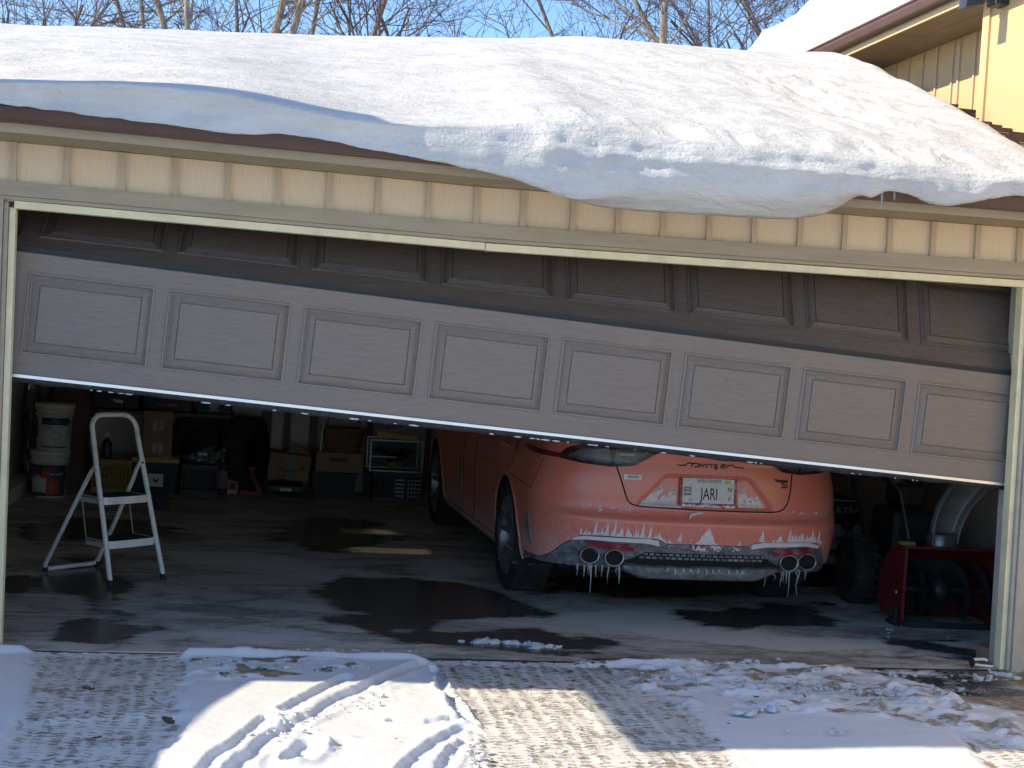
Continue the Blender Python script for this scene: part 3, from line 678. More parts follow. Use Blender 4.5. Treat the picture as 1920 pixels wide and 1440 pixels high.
# right-hand end slumps on to the shingles
Xr = np.interp(SY, [-.7, -.3, .7, 1.5, 2.5, 3.3, 7], [4.62, 4.66, 4.83, 4.89, 4.96, 5.1, 5.4])+.05*(fbm(SY*2, SY*0, 3, 14)-.5)
f = sstep(.62, .0, SX-Xr); base = zroofv(SY)-.03
SZ = np.where(SY > -.47, np.where(SX > Xr, base+(SZ-base)*f, SZ), SZ)
for x_, l_ in ((3.80, .085), (3.86, .04)):
    z_ = float(np.interp(x_, xs_, Fz)); m = MB(); m.tube([(x_, -.60, z_+.05), (x_, -.60, z_), (x_+.003, -.60, z_-l_*.5), (x_+.001, -.60, z_-l_)], [.008, .006, .004, .0006], 6); m.build('icicle', ICE, gar)
me = bpy.data.meshes.new('roof_snow'); nu, nv = SX.shape
w = MB(); w.grid(np.stack([SX, SY, SZ], -1).reshape(-1, 3), nu, nv, 0, True)
rsn = w.build('roof_snow', RSNOW, None, fix=False)
tag(rsn, 'thick white snow overhanging the garage roof', kind='stuff')

# ================================================================== GARAGE DOOR (hangs crooked)
pa = P(19, 704, Y=.085); pb = P(1899, 911, Y=.085)
DANG = math.atan2(pa[2]-pb[2], pb[0]-pa[0]); DL = float(np.hypot(pb[0]-pa[0], pb[2]-pa[2]))
gd = thing('garage_door', 'dark brown sectional garage door hanging crooked and half closed in the doorway', 'garage door', tuple(pa))
gd.rotation_euler = (0, DANG, 0)
SH = .548
def panel_geo(w, h):
    """raised panel, in a hole w x h in the section face at y=0; local x,z from the lower left corner"""
    m = MB()
    rings = [(0, 0), (.007, .011), (.016, .011), (.020, .001), (.027, .001), (.066, -.008 if 0 else .010), (.070, .003), (.074, .003)]
    rings = [(0, 0), (.003, -.007), (.009, -.008), (.013, .010), (.018, .012), (.053, -.001), (.054, .005), (.057, .005), (.059, .000)]
    vs = []; 
    for d, y in rings: vs += [(d, y, d), (w-d, y, d), (w-d, y, h-d), (d, y, h-d)]
    fs = []
    for i in range(len(rings)-1):
        for k in range(4): a, c = i*4+k, i*4+(k+1) % 4; fs.append((a, c, c+4, a+4))
    l = (len(rings)-1)*4; fs.append((l, l+1, l+2, l+3)); m.add(vs, fs[8:]); m.add(vs[:12], fs[:8], 1); return m.mesh('raised_panel', [DOOR, DOORBEAD])
ppx = [(35, 278), (294, 535), (548, 781), (794, 1014), (1030, 1240), (1256, 1462), (1476, 1677), (1692, 1891)]
span = DL/8
PW, PH, PM = .560, .372, .092
pmesh = panel_geo(PW, PH)
def section(name, loc, rx, label):
    m = MB(); x0 = [span*i+(span-PW)/2 for i in range(8)]
    xsn = [-.055]+[v for x in x0 for v in (x, x+PW)]+[DL]; zsn = [0, PM, PM+PH, SH]
    for i in range(len(xsn)-1):
        for j in range(3):
            if j == 1 and i % 2 == 1: continue
            m.add([(xsn[i], 0, zsn[j]), (xsn[i+1], 0, zsn[j]), (xsn[i+1], 0, zsn[j+1]), (xsn[i], 0, zsn[j+1])], [(0, 1, 2, 3)])
    # rolled top and bottom edges, ends and back
    for z0, z1, s in ((0, -.004, 1), (SH, SH+.004, -1)):
        for xa_, xb_ in zip(xsn[:-1], xsn[1:]): m.add([(xa_, 0, z0), (xb_, 0, z0), (xb_, .012, z1), (xa_, .012, z1)], [(0, 1, 2, 3) if s < 0 else (3, 2, 1, 0)])
    for xa_, xb_ in zip(xsn[:-1], xsn[1:]):
        m.add([(xa_, .012, -.004), (xb_, .012, -.004), (xb_, .045, -.004), (xa_, .045, -.004), (xa_, .045, SH+.004), (xb_, .045, SH+.004), (xb_, .012, SH+.004), (xa_, .012, SH+.004)], [(3, 2, 1, 0), (3, 4, 5, 2), (7, 6, 5, 4)], 1)
    m.add([(-.055, 0, 0), (-.055, 0, SH), (-.055, .045, SH), (-.055, .045, 0), (DL, 0, 0), (DL, 0, SH), (DL, .045, SH), (DL, .045, 0)], [(0, 1, 2, 3), (7, 6, 5, 4)], 1)
    o = m.build(name, [DOOR_SHADE if rx else DOOR, DOORGAP], gd); o.location = loc; o.rotation_euler = (rx, 0, 0); tag(o, label)
    for x in x0: link('raised_panel', pmesh if name == 'door_section' and not rx else panel_geo(PW, PH), o, (x, 0, PM))
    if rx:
        for c in o.children: c.data.materials[0] = DOOR_SHADE; c.data.materials[1] = DOOR_SHADE
        # the loose section is twisted: tipped far back at the left, nearly upright at the right
        def tw(x, y, z):
            a = R(52)+(R(17)-R(52))*min(1, max(0, x/DL))**.8; ca, sa = math.cos(a), math.sin(a); return (x, y*ca+z*sa, z*ca-y*sa)
        for c in [o]+list(o.children):
            L = c.location.copy() if c is not o else Vector((0, 0, 0))
            if c is not o: c.location = (0, 0, 0)
            for v in c.data.vertices: v.co = tw(v.co.x+L.x, v.co.y+L.y, v.co.z+L.z)
    return o
s1 = section('door_section', (0, 0, .012), 0, 'lower upright door section, in the plain door brown')
s2 = section('door_section', (.012, .018, .012+SH+.016), 1, 'upper door section tipping back under the header, painted darker for its shade')
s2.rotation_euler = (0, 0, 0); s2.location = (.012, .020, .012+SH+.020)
m = MB(); m.box(-.05, DL-.01, .016, .055, SH+.004, SH+.040); m.build('joint_gap', DOORGAP, gd)
m = MB(); m.box(-.05, DL, -.006, .050, -.002, .007); m.box(-.05, DL, -.009, -.0065, -.004, .010); m.build('bottom_rail', ALU, gd)
m = MB(); V = []
n = 160
for i in range(n):
    x = -.05+(DL+.05)*i/(n-1); d = -.030+.004*math.sin(x*3)+.006*(mnoise.noise(Vector((x*9, 0, 0))))
    for y, z in ((-.002, -.003), (-.004, d*.6), (.006, d), (.03, d), (.048, d*.6), (.048, -.003)): V.append((x, y, z))
m.grid(V, n, 6, 0, True); m.build('bottom_seal', RUBBER, gd)
m = MB(); rg = random.Random(12)
for i in range(46):
    x = rg.choice([.9, 1.0, 1.55, 1.75, 2.3, 2.45, 2.6, 2.9, 3.1, 3.25, 3.55, 1.25, 4.1, 4.4, 2.75, .45])+rg.gauss(0, .06); s = .0025+.0035*rg.random()
    bm = bmesh.new(); bmesh.ops.create_icosphere(bm, subdivisions=1, radius=1)
    lx_ = s*(1+4*rg.random())
    m.add([(x+v.co.x*lx_, -.003+v.co.y*.008, -.026+v.co.z*s*.8) for v in bm.verts], [[v.index for v in f.verts] for f in bm.faces], 0, True); bm.free()
o = m.build('frozen_snow_bits', SNOW, gd); tag(o, kind='stuff')

# ================================================================== HOUSE WING ON THE RIGHT
wing = thing('house_wing', 'tan board sided house wing with brown gutter rising to the right of the garage roof', 'house')
def Yw(px): return P(px, 110, X=XW)[1]
ZS = 3.965; XF = 5.63
bpx = [1600, 1618, 1636, 1658, 1682, 1707, 1733, 1759, 1789, 1801, 1830, 1856]
yb = [Yw(x) for x in bpx]
m = MB(); m.box(XW+.02, XW+.2, 2.25, 9.5, 2.0, ZS+.05); m.build('wing_wall', STUC, wing)
for a, c in zip(yb[:-1], yb[1:]):
    m = MB(); m.box(XW, XW+.018, c+.008, a-.008, 2.2, ZS-.001); m.build('siding_board', STUC, wing)
for a in yb:
    m = MB(); m.box(XW-.014, XW+.016, a-.012, a+.012, 2.2, ZS-.002); m.build('batten', BATTEN, wing)
for y0, y1 in ((-1.5, 3.35), (3.358, 5.2), (5.208, 7.1), (7.108, 9.5)):
    for x0, x1 in ((XF+.003, 5.86), (5.866, XW-.002)):
        m = MB(); m.box(x0, x1, y0, y1, ZS+.001, ZS+.014); m.build('soffit_panel', SOFFIT, wing)
m = MB(); m.box(XF-.02, XF, -1.5, 9.5, ZS-.012, ZS+.030); m.build('eave_trim', CREAM if 0 else STUC, wing)
m = MB(); m.box(XF-.012, XF+.0, -1.5, 9.5, ZS+.032, ZS+.12); m.build('fascia', TAUPE, wing)
prof = [(-.0, .06), (-.012, .045), (-.075, .045), (-.082, .055), (-.098, .095), (-.098, .112), (-.108, .120), (-.108, .132), (-.100, .132), (-.09, .10), (-.074, .06), (-.014, .056)]
m = MB(); V = []
for y in np.linspace(-1.5, 9.5, 8):
    for a, b_ in prof: V.append((XF-.014+a, y, ZS+b_))
m.grid(V, 8, len(prof), 0, False); m.build('gutter', GUTTER, wing)
m = MB(); m.prism([(XF-.03, ZS+.13), (8.6, ZS+1.2), (8.6, ZS+1.1), (XF-.03, ZS+.09)], -1.5, 9.5, 'y'); m.build('roof', SHING, wing)
# bump-out with corner board
XB = 5.76
yc = P(1843, 120, X=XB)[1]
m = MB(); m.box(XB, 7.5, -2.6, yc-.0, -.1, 6.2); m.build('bay_wall', STUC, wing)
m = MB(); m.box(XB-.018, XB+.03, yc-.075, yc+.012, 2.1, 6.2); m.build('corner_board', STUC, wing)
# light fixture
q = P(1884, 8, X=XB)
m = MB(); m.box(XB-.10, XB-.001, q[1]-.06, q[1]+.06, q[2]-.02, q[2]+.10, 0, .008); 
m.tube([(XB-.05, q[1], q[2]+.05), (XB-.17, q[1]-.02, q[2]+.06)], .028, 10); m.hexa([(XB-.30, q[1]-.06, q[2]-.06), (XB-.18, q[1]-.06, q[2]-.03), (XB-.18, q[1]+.05, q[2]-.03), (XB-.30, q[1]+.05, q[2]-.06)], [(XB-.28, q[1]-.05, q[2]+.10), (XB-.13, q[1]-.05, q[2]+.12), (XB-.13, q[1]+.04, q[2]+.12), (XB-.28, q[1]+.04, q[2]+.10)])
fx_ = m.build('flood_light', FIXT, None); tag(fx_, 'dark floodlight on the yellow wall at the top right corner', 'floodlight')
# snow on the wing roof
w = MB(); na, nb = 90, 40; V = []
for i in range(na):
    y = -1.2+10.2*i/(na-1)
    for j in range(nb):
        t = j/(nb-1); x = XF-.10+t*2.6
        th = (.50+.22*mnoise.noise(Vector((y*.9, x*.8, 2)))+.10*mnoise.noise(Vector((y*2.6, x*2, 7)))+.05*mnoise.noise(Vector((y*7, x*7, 9))))
        th *= min(1, (t*2.6+.02)/.30)**.55 if t < .3 else 1
        if t < .002: th = .0
        V.append((x+.04*mnoise.noise(Vector((y*3, x*3, 1))), y, ZS+.14+(x-XF+.1)*.36+th*min(1, max(0., (8.2-y)/1.0))))
w.grid(V, na, nb, 0, True); o = w.build('wing_roof_snow', RSNOW, None, fix=False); tag(o, 'lumpy snow piled on the house wing roof', kind='stuff')
# shingled saddle between the garage roof and the wing wall
zsad = lambda y: 3.413+.286*(y-2.905)-.035
sad = thing('shingle_saddle', 'bare brown shingle slope between the snow and the wing wall', 'roof')
m = MB(); m.prism([(.1, zsad(.1)-.03), (6.8, zsad(6.8)-.03), (6.8, zsad(6.8)-.12), (.1, zsad(.1)-.12)], 4.95, XW-.004, 'x'); m.build('roof_deck', SHING, sad)
mm = MB(); mm.hexa([(0, 0, 0), (.185, 0, 0), (.185, .20, -.006), (0, .20, -.006)], [(0, 0, .022), (.185, 0, .022), (.185, .20, .004), (0, .20, .004)])
smesh = mm.mesh('shingle', SHING); rg = random.Random(5)
for c in range(26):
    y = .5+c*.145
    for k in range(4):
        x = 5.28+k*.192+(.096 if c % 2 else 0)+rg.uniform(-.006, .006)
        if x+.185 > XW-.01: continue
        o = link('shingle', smesh, sad, (x, y+rg.uniform(-.012, .012), zsad(y)-.02+rg.uniform(0, .006)), (math.atan(.286)*.93, rg.uniform(-.01, .01), rg.uniform(-.02, .02)))
q = P(1708, 158, X=XW-.12); m = MB()
for k in range(5): clod(m, q[0]+rg.uniform(-.04, .04), q[1]+k*.12, q[2]-.02, .055, k*3.3, .6)
tag(m.build('leaf_pile', LEAF, fix=False), 'dark clump of old leaves against the wing wall', 'leaves')

# ================================================================== ADDED SHADE CASTERS LEFT OF FRAME (unseen, shaped to shade the driveway)
te = math.tan(SUN_E); XO = -1.35
zo = lambda px, Y: (P(px[0], px[1], Z=0)[0]-XO)*te
lw = thing('shade_fin', 'unseen tan panel on a post, added to shade the driveway', 'shade panel')  # unseen panel, added to cast the shade on the right of the driveway
m = MB(); m.box(XO-.10, XO, -1.60, -.615, zo((1200, 1350), 0)-.03, 4.3); m.build('shade_fin_panel', SIDING, lw)
m = MB(); m.box(XO-.08, XO-.02, -.613, -.29, 2.66, 2.74); m.build('shade_fin_arm', TAUPE, lw)
m = MB(); m.box(XO-.10, XO, -.288, -.22, -.1, 2.78); m.build('post', TAUPE, lw)
poly = [(P(*p, Z=0)[1], zo(p, 0)) for p in ((700, 1258), (600, 1266), (540, 1271), (490, 1288), (430, 1322), (370, 1370), (320, 1420), (300, 1440))]
poly = [(-.10, poly[0][1]+.02)]+poly+[(-2.6, poly[-1][1]-.12), (-4.2, poly[-1][1]-.3), (-4.2, -.1), (-.10, -.1)]
m = MB(); m.prism(poly, XO-.35, XO-.02, 'x'); o = m.build('shade_bank', SNOW, None); tag(o, 'unseen low snow bank added to shade the left of the driveway', 'shade bank')  # unseen block, added; top edge cut to the outline of the left shade

# ================================================================== BARE TREES BEHIND
def grow(m, p, d, L, r, depth, rg, mi=0, twig=None):
    n = 4 if r > .02 else 3; pts = [p]; rs = [r]; q = p.copy(); dd = d.copy()
    for i in range(n):
        dd = (dd+Vector((rg.gauss(0, .13), rg.gauss(0, .13), rg.gauss(.02, .10)))).normalized(); q = q+dd*(L/n); pts.append(q.copy()); rs.append(r*(1-.55*(i+1)/n))
    (m if r > .018 else twig).tube(pts, rs, 6 if r > .03 else 3, mi, False)
    if depth <= 0: return
    k = rg.choice((2, 3, 3)) if depth > 1 else rg.choice((3, 4, 5))
    for i in range(k):
        t = rg.uniform(.35, 1.); j = min(n-1, int(t*n)); s = pts[j].lerp(pts[j+1], t*n-j if t < 1 else 1.)
        ax = dd.cross(Vector((rg.gauss(0, 1), rg.gauss(0, 1), rg.gauss(0, 1)))).normalized()
        nd = (Matrix.Rotation(rg.uniform(.35, .95)*(1 if rg.random() < .5 else -1), 3, ax) @ dd); nd.z = nd.z*.8+.12
        grow(m, s, nd.normalized(), L*rg.uniform(.55, .8), max(.0055, rs[j]*rg.uniform(.45, .7)), depth-1, rg, mi, twig)
def tree(px, py0, top, Y, r, label, seed, mat, nlimb=5, spread=.6, lean_=0, twigs=4, name='bare_tree'):
    """trunk passes photo point (px,py0) heading for photo point top"""
    a = Vector(P(px, py0, Y=Y)); b_ = Vector(P(top[0], top[1], Y=Y)); d = (b_-a).normalized()
    base = a-d*((a.z)/max(.3, d.z)); base.x = a.x-(a.x-base.x)*.35; base.z = -.1
    t = thing(name, label, 'tree', tuple(base), 0, 'bare trees beyond the garage roof'); rg = random.Random(seed)
    m = MB(); tw = MB(); o = base
    mid_ = a; up = a+d*2.2+Vector((0, 0, .6)); up2 = up+Vector((d.x*1.2, rg.uniform(-.4, .4), 2.2))
    pts = [Vector((0, 0, 0)), (base.lerp(mid_, .5)-o), mid_-o, a.lerp(up, .5)-o, up-o, up2-o]
    r *= .72; m.tube(pts, [r*1.5, r*1.2, r, r*.86, r*.7, r*.35], 9, 0, False)
    m.build('trunk', mat, t, fix=False)
    lm = MB()
    for i in range(nlimb):
        z = rg.uniform(-.9, 1.9); s = (a+d*z)-o; an = rg.uniform(0, 6.28)
        dv = Vector((math.cos(an)*spread*1.4, math.sin(an)*spread*.5, rg.uniform(.25, .9))).normalized()
        grow(lm, s, dv, rg.uniform(1.2, 2.2), r*rg.uniform(.28, .5), twigs, rg, 0, tw)
    lm.build('limbs', mat, t, fix=False); o = tw.build('crown', TWIG, t, fix=False)
    return t
def bush(px, py0, Y, n, label, seed, h=2.4, w=1.3):
    a = Vector(P(px, py0, Y=Y)); base = Vector((a.x, Y, -.1)); t = thing('bare_tree', label, 'tree', tuple(base), 0, 'bare trees beyond the garage roof'); rg = random.Random(seed)
    m = MB(); tw = MB(); m.tube([(0, 0, 0), (0, 0, a.z-1.3)], [.12, .07], 7, 0, False); m.build('trunk', BARK, t, fix=False); lm = MB()
    for i in range(max(3, int(n*.75))):
        s = Vector((rg.uniform(-.25, .25), rg.uniform(-.3, .3), a.z-1.3+rg.uniform(-.3, .2))); dv = Vector((rg.gauss(0, .55)*w, rg.gauss(0, .3), 1)).normalized()
        grow(lm, s, dv, rg.uniform(1.4, h), rg.uniform(.018, .045), 3, rg, 0, tw)
    lm.build('limbs', TWIG, t, fix=False); tw.build('crown', TWIG, t, fix=False)
tree(308, 50, (275, -40), 16, .070, 'bare tree with a stout trunk leaning left, third trunk from the left', 11, BIRCH, 5)
tree(232, 48, (205, -20), 18, .050, 'slim bare tree curving left behind the roof near the upper left', 12, BARK, 5)
tree(268, 50, (258, -40), 17, .050, 'straight slim bare tree left of the forked birch', 13, BIRCH, 4)
tree(352, 56, (345, -40), 15, .058, 'bare tree with a straight bare pole trunk right of the forked birch', 14, BIRCH, 3)
tree(515, 62, (548, -40), 16, .085, 'pale birch leaning right, left one of the leaning pair', 15, BIRCH, 5)
tree(548, 64, (590, -50), 15.5, .080, 'pale birch leaning right, right one of the leaning pair', 16, BIRCH, 5)
tree(585, 64, (605, -30), 17, .055, 'dark slim bare tree just right of the leaning birches', 17, BARK, 5)
tree(445, 62, (440, -30), 18, .045, 'slim dark bare tree between the pole trunk and the leaning birches', 18, BARK, 5)
tree(700, 68, (740, -30), 18, .060, 'bare tree with an arching crown left of the open sky', 19, BARK, 7, .9)
tree(1037, 72, (985, -30), 16, .045, 'bare branchy tree leaning left over the hump of snow', 20, BARK, 5)
tree(1243, 84, (1248, -40), 15, .085, 'thick forked birch left of the wing roof', 21, BIRCH, 7, .9)
tree(1232, 82, (1168, -10), 15.3, .055, 'birch stem leaning left out of the thick forked birch', 22, BIRCH, 4)
tree(1330, 92, (1325, -20), 18, .040, 'slim bare tree between the forked birch and the wing roof', 23, BARK, 5)
tree(1440, 96, (1380, 0), 16, .055, 'bare tree leaning left beside the wing roof snow', 24, BARK, 6, .8)
bush(20, 50, 15, 12, 'dense twiggy tree at the far upper left', 31)
bush(95, 52, 17, 10, 'dense twiggy tree second from the upper left edge', 32)
bush(720, 70, 17, 14, 'dense twiggy tree left of the open sky', 33, 2.6, 1.6)
bush(640, 68, 19, 9, 'fine twiggy tree behind the dark slim tree', 34)
bush(1470, 98, 16, 16, 'dense twiggy tree beside the wing roof snow', 35)
bush(1400, 96, 18, 9, 'fine twiggy tree behind the leaning tree by the wing roof', 36)
bush(420, 60, 19, 8, 'fine twiggy tree behind the pole trunk', 37)
for k_, (xx_, yy_, dd_, ww_) in enumerate(((150, 50, 19, 'beside the upper left thicket'), (330, 56, 20, 'between the forked birch and the pole trunk'), (800, 70, 20, 'at the left edge of the open sky'), (1120, 72, 21, 'just left of the forked birch'), (1290, 88, 19, 'just right of the forked birch'), (1360, 94, 20, 'halfway from the forked birch to the wing roof'))):
    bush(xx_, yy_, dd_, 9, 'hazy far twiggy tree '+ww_, 50+k_, 2.1, 1.3)
bush(900, 74, 18, 3, 'low sparse twigs rising over the snow in the open sky', 38, 1.3, 1.4)

# ================================================================== CAR
car = thing('car', 'salt stained orange fastback car parked nose in with its tail under the crooked door', 'car', (3.588, .835, 0), .0203)
LEN, YS, PW_ = 4.80, .62, 2.7
AX_R, AX_F, WZ, WR = 1.085, 3.99, .333, .372
def Wz(z): return np.interp(z, [.16, .22, .30, .45, .60, .70, .78, .86, .93, 1.0, 1.06], [.85, .872, .90, .918, .918, .914, .902, .884, .862, .832, .80])
def YR(z): return np.interp(z, [.16, .22, .27, .33, .40, .47, .52, .568, .584, .610, .635, .66, .72, .82, .90, .955, .985, 1.02, 1.06], [.22, .17, .125, .075, .045, .026, .008, .000, .005, .040, .050, .054, .052, .058, .066, .058, .035, .022, .05])
def halfw(y, z):
    w = Wz(z)+.026*np.exp(-((y-AX_R)/.50)**2)*np.exp(-((z-.66)/.26)**2)+.018*np.exp(-((y-AX_F)/.45)**2)*np.exp(-((z-.62)/.25)**2)
    w = w-.020*np.exp(-((y-2.55)/.75)**2)*np.exp(-((z-.45)/.16)**2)+.010*np.exp(-((y-2.5)/1.)**2)*np.exp(-((z-.24)/.06)**2)
    w = w-.010*np.exp(-((z-.70)/.03)**2)*sstep(1.2, 1.7, y)*sstep(3.6, 3.2, y)
    return w
def qx(x, z):      # lateral position -> outline parameter
    w = halfw(np.asarray(YS), z); return np.sign(x)*(2/math.pi)*np.arcsin(np.clip(np.abs(x)/w, 0, 1)**(PW_/2))
def recess(x, z):  # plate recess in the boot lid: 1 inside
    ax = np.abs(x+.008); d = np.minimum(np.minimum((.833-z)*1.0, (z-.662)), ((.405-(z-.66)*.90)-ax)*.8)
    return sstep(-.004, .016, d)
def Sq(q, z, off=0.):
    """car surface: q in -1..1 round the tail, beyond that metres along the side"""
    q = np.asarray(q, float); z = np.asarray(z, float); q, z = np.broadcast_arrays(q, z)
    a = np.abs(q); t = np.clip(a, 0, 1)*math.pi/2; w0 = halfw(np.full(z.shape, YS), z); yr = YR(z); Rr = YS-yr
    x = w0*np.sin(t)**(2/PW_); y = yr+Rr*(1-np.cos(t)**(2/PW_))
    rc = recess(np.sign(q)*x, z); y = y+.030*rc
    d = np.maximum(a-1, 0); yy = YS+d; x = np.where(a > 1, halfw(yy, z), x); y = np.where(a > 1, yy, y)
    # nose
    L0 = 4.15; e = np.clip((y-L0)/(LEN-L0), 0, 1); nz = np.interp(z, [.2, .45, .7, .9], [.90, 1.0, .96, .85])
    x = x*(1-e**2.6)**(1/2.6)
    y = np.where(y > L0, L0+(y-L0)*nz, y)
    # boot-lid shoulder crease
    return np.sign(q)*x, y, z
def Sn(q, z, off):
    e = 2e-3
    x, y, zz = Sq(q, z); x1, y1, z1 = Sq(q+e, z); x2, y2, z2 = Sq(q, z+e)
    A = np.stack([x1-x, y1-y, z1-zz], -1); B = np.stack([x2-x, y2-y, z2-zz], -1); N = np.cross(A, B); N /= np.linalg.norm(N, axis=-1, keepdims=True)+1e-12
    return np.stack([x, y, zz], -1)+N*off
# outline samples (half): even in x across the tail, then round the corner, then along the flank
xt = np.linspace(.004, .80, 70); qa = qx(xt, .6); qb = np.linspace(qa[-1], 1, 26)[1:]; qc = 1+np.arange(.02, LEN-YS-.03, .022); qd = 1+np.linspace(LEN-YS-.03, LEN-YS, 10)[1:]
Q = np.concatenate([qa, qb, qc, qd]); NQ = len(Q)
x6, y6, _ = Sq(Q, .6)
def zlip(i):   # where orange paint ends and black valance begins
    if Q[i] <= 1:
        x = x6[i]; return float(np.interp(x, [0, .235, .292, .60, .70, .78, .85, .89], [.459, .459, .482, .482, .474, .42, .345, .318]))
    return float(np.interp(y6[i], [.62, .75, 1.4, 1.5, 3.6, 4.1, 4.8], [.305, .285, .25, .215, .215, .24, .25]))
def zbelt(y): return float(np.interp(y, [0, .10, .7, 3.0, 3.5, 4.0, 4.5, 4.75, 4.8], [1.02, 1.015, 1.0, .985, .965, .90, .80, .70, .66]))
ZL = np.array([zlip(i) for i in range(NQ)]); ZB = np.array([zbelt(y) for y in y6])
NVU = 60
fr_ = np.linspace(0, 1, NVU)
def shell(sgn, r0, r1, n, warp=lambda y: y):
    Zg = r0[:, None]+(r1-r0)[:, None]*np.linspace(0, 1, n)[None, :]; Qg = np.repeat(Q[:, None], n, 1)*sgn
    x, y, z = Sq(Qg, Zg); return np.stack([x, y, z], -1)
def snap_arch(V):
    out = V.copy()
    for cy in (AX_R, AX_F):
        d = np.hypot(out[..., 1]-cy, out[..., 2]-WZ); k = (d < WR) & (out[..., 1] > .66)
        inner = k & (d < WR-.034)
        s = np.where(k & ~inner, WR/np.maximum(d, 1e-6), 1.)
        out[..., 1] = np.where(k & ~inner, cy+(out[..., 1]-cy)*s, out[..., 1]); out[..., 2] = np.where(k & ~inner, WZ+(out[..., 2]-WZ)*s, out[..., 2])
    return out
def dead(V):
    m_ = np.zeros(V.shape[:2], bool)
    for cy in (AX_R, AX_F): m_ |= (np.hypot(V[..., 1]-cy, V[..., 2]-WZ) < WR-.03) & (V[..., 1] > .66)
    return m_
def add_shell(m, V, flip):
    nu, nv = V.shape[:2]; D = dead(V); fs = []
    for i in range(nu-1):
        for j in range(nv-1):
            if D[i, j] or D[i+1, j] or D[i, j+1] or D[i+1, j+1]: continue
            a = i*nv+j; q = (a, a+nv, a+nv+1, a+1); fs.append(q[::-1] if flip else q)
    m.add(V.reshape(-1, 3), fs, 0, True)
m = MB(); belts = []
for s in (1, -1):
    V = snap_arch(shell(s, ZL, ZB, NVU)); add_shell(m, V, s < 0); belts.append(V[:, -1])
    m.add([V[0, j] for j in range(NVU)]+[V[0, j]*np.array([0, 1, 1]) for j in range(NVU)], [(j, j+1, NVU+j+1, NVU+j) for j in range(NVU-1)], 0, True)
    # small return at the paint's lower lip
    n_ = V[:, 0]; inn = n_*np.array([1, 1, 1])+np.stack([-np.sign(n_[:, 0])*.012, np.where(n_[:, 1] < .5, .018, 0), 0*n_[:, 0]], -1)
    keep = ~dead(V[:, :1])[:, 0]
    m.add(np.concatenate([n_, inn]), [(i, i+1, NQ+i+1, NQ+i) for i in range(NQ-1) if keep[i] and keep[i+1]], 0, False)
# deck, bonnet: ruled across with crown
NCX = 13; V = []
for i in range(NQ):
    a, b_ = belts[0][i], belts[1][i]
    for k in range(NCX):
        t = k/(NCX-1); p = a*(1-t)+b_*t; c = 4*t*(1-t); p = p+np.array([0, 0, c*(.028 if y6[i] < 3.2 else .07*min(1, (4.8-y6[i])/.6))]); V.append(p)
m.grid(V, NQ, NCX, 0, True)
body = m.build('body', PAINT, car)
# valance: black lower bumper and sills
m = MB()
for s in (1, -1):
    zb = np.where(Q <= 1, np.interp(x6, [0, .40, .50, .90], [.30, .30, .298, .285]), np.interp(y6, [.6, .74, 1.45, 4.8], [.27, .26, .185, .19]))
    V = snap_arch(shell(s, zb, ZL-.004, 12)); 
    V = V+np.where(V[..., 1:2] < .62, np.array([-.008*s, .014, 0.]), np.array([-.010*s, 0, 0.])); add_shell(m, V, s < 0)
    lo = V[:, 0]; inn = lo*np.array([.9, 1, 1])+np.array([0, .12, .0])*(lo[:, 1:2] < .6)
    K = ~dead(V[:, :1])[:, 0]
    m.add(np.concatenate([lo, inn]), [(i, i+1, NQ+i+1, NQ+i) for i in range(NQ-1) if K[i] and K[i+1]], 0, False)
m.build('rear_valance', SBLACK, car)
m = MB(); m.box(-.5, .5, .5, 4.5, .22, .60); m.build('underbody', BLACK, car)
def patch(name, mat, lo, hi, off=.004, nu=40, nv=6, parent=None, side=None, thick=True):
    """strip on the body between two polylines of (x,z) (tail) or (q,z) (side='q')"""
    def res(pl, n):
        pl = np.array(pl, float); d = np.r_[0, np.cumsum(np.hypot(*np.diff(pl, axis=0).T))]; t = np.linspace(0, d[-1], n)
        return np.stack([np.interp(t, d, pl[:, 0]), np.interp(t, d, pl[:, 1])], -1)
    a, b_ = res(lo, nu), res(hi, nu); T = np.linspace(0, 1, nv)[None, :, None]; uv = a[:, None]*(1-T)+b_[:, None]*T
    q = uv[..., 0] if side == 'q' else qx(uv[..., 0], uv[..., 1]); z = uv[..., 1]
    V = Sn(q, z, off); m = MB(); m.grid(V.reshape(-1, 3), nu, nv, 0, True)
    Vb = Sn(q, z, -.004)
    rim = [(i, 0) for i in range(nu)]+[(nu-1, j) for j in range(1, nv)]+[(i, nv-1) for i in range(nu-2, -1, -1)]+[(0, j) for j in range(nv-2, 0, -1)]
    n = len(rim); m.add([V[i, j] for i, j in rim]+[Vb[i, j] for i, j in rim], [(k, (k+1) % n, n+(k+1) % n, n+k) for k in range(n)], 0, False)
    return m.build(name, mat, parent or car)
def groove(name, pts, r=.0035, q=False, mat=None, off=.0005):
    pl = np.array(pts, float); d = np.r_[0, np.cumsum(np.hypot(*np.diff(pl, axis=0).T))]; n = max(8, int(d[-1]/.012)); t = np.linspace(0, d[-1], n)
    u, z = np.interp(t, d, pl[:, 0]), np.interp(t, d, pl[:, 1]); V = Sn(u if q else qx(u, z), z, off); m = MB(); m.tube([tuple(v) for v in V], r, 5, 0, True); return m.build(name, mat or SEAM, car)
# boot lid shut line
cut = [(-.575, .99), (-.548, .92), (-.522, .857), (-.492, .775), (-.468, .705), (-.455, .678), (-.43, .661), (-.39, .654), (0, .647), (.38, .648), (.425, .653), (.456, .668), (.478, .700), (.492, .76), (.500, .86), (.52, .93), (.555, .99)]
groove('boot_shut_line', cut, .0042)
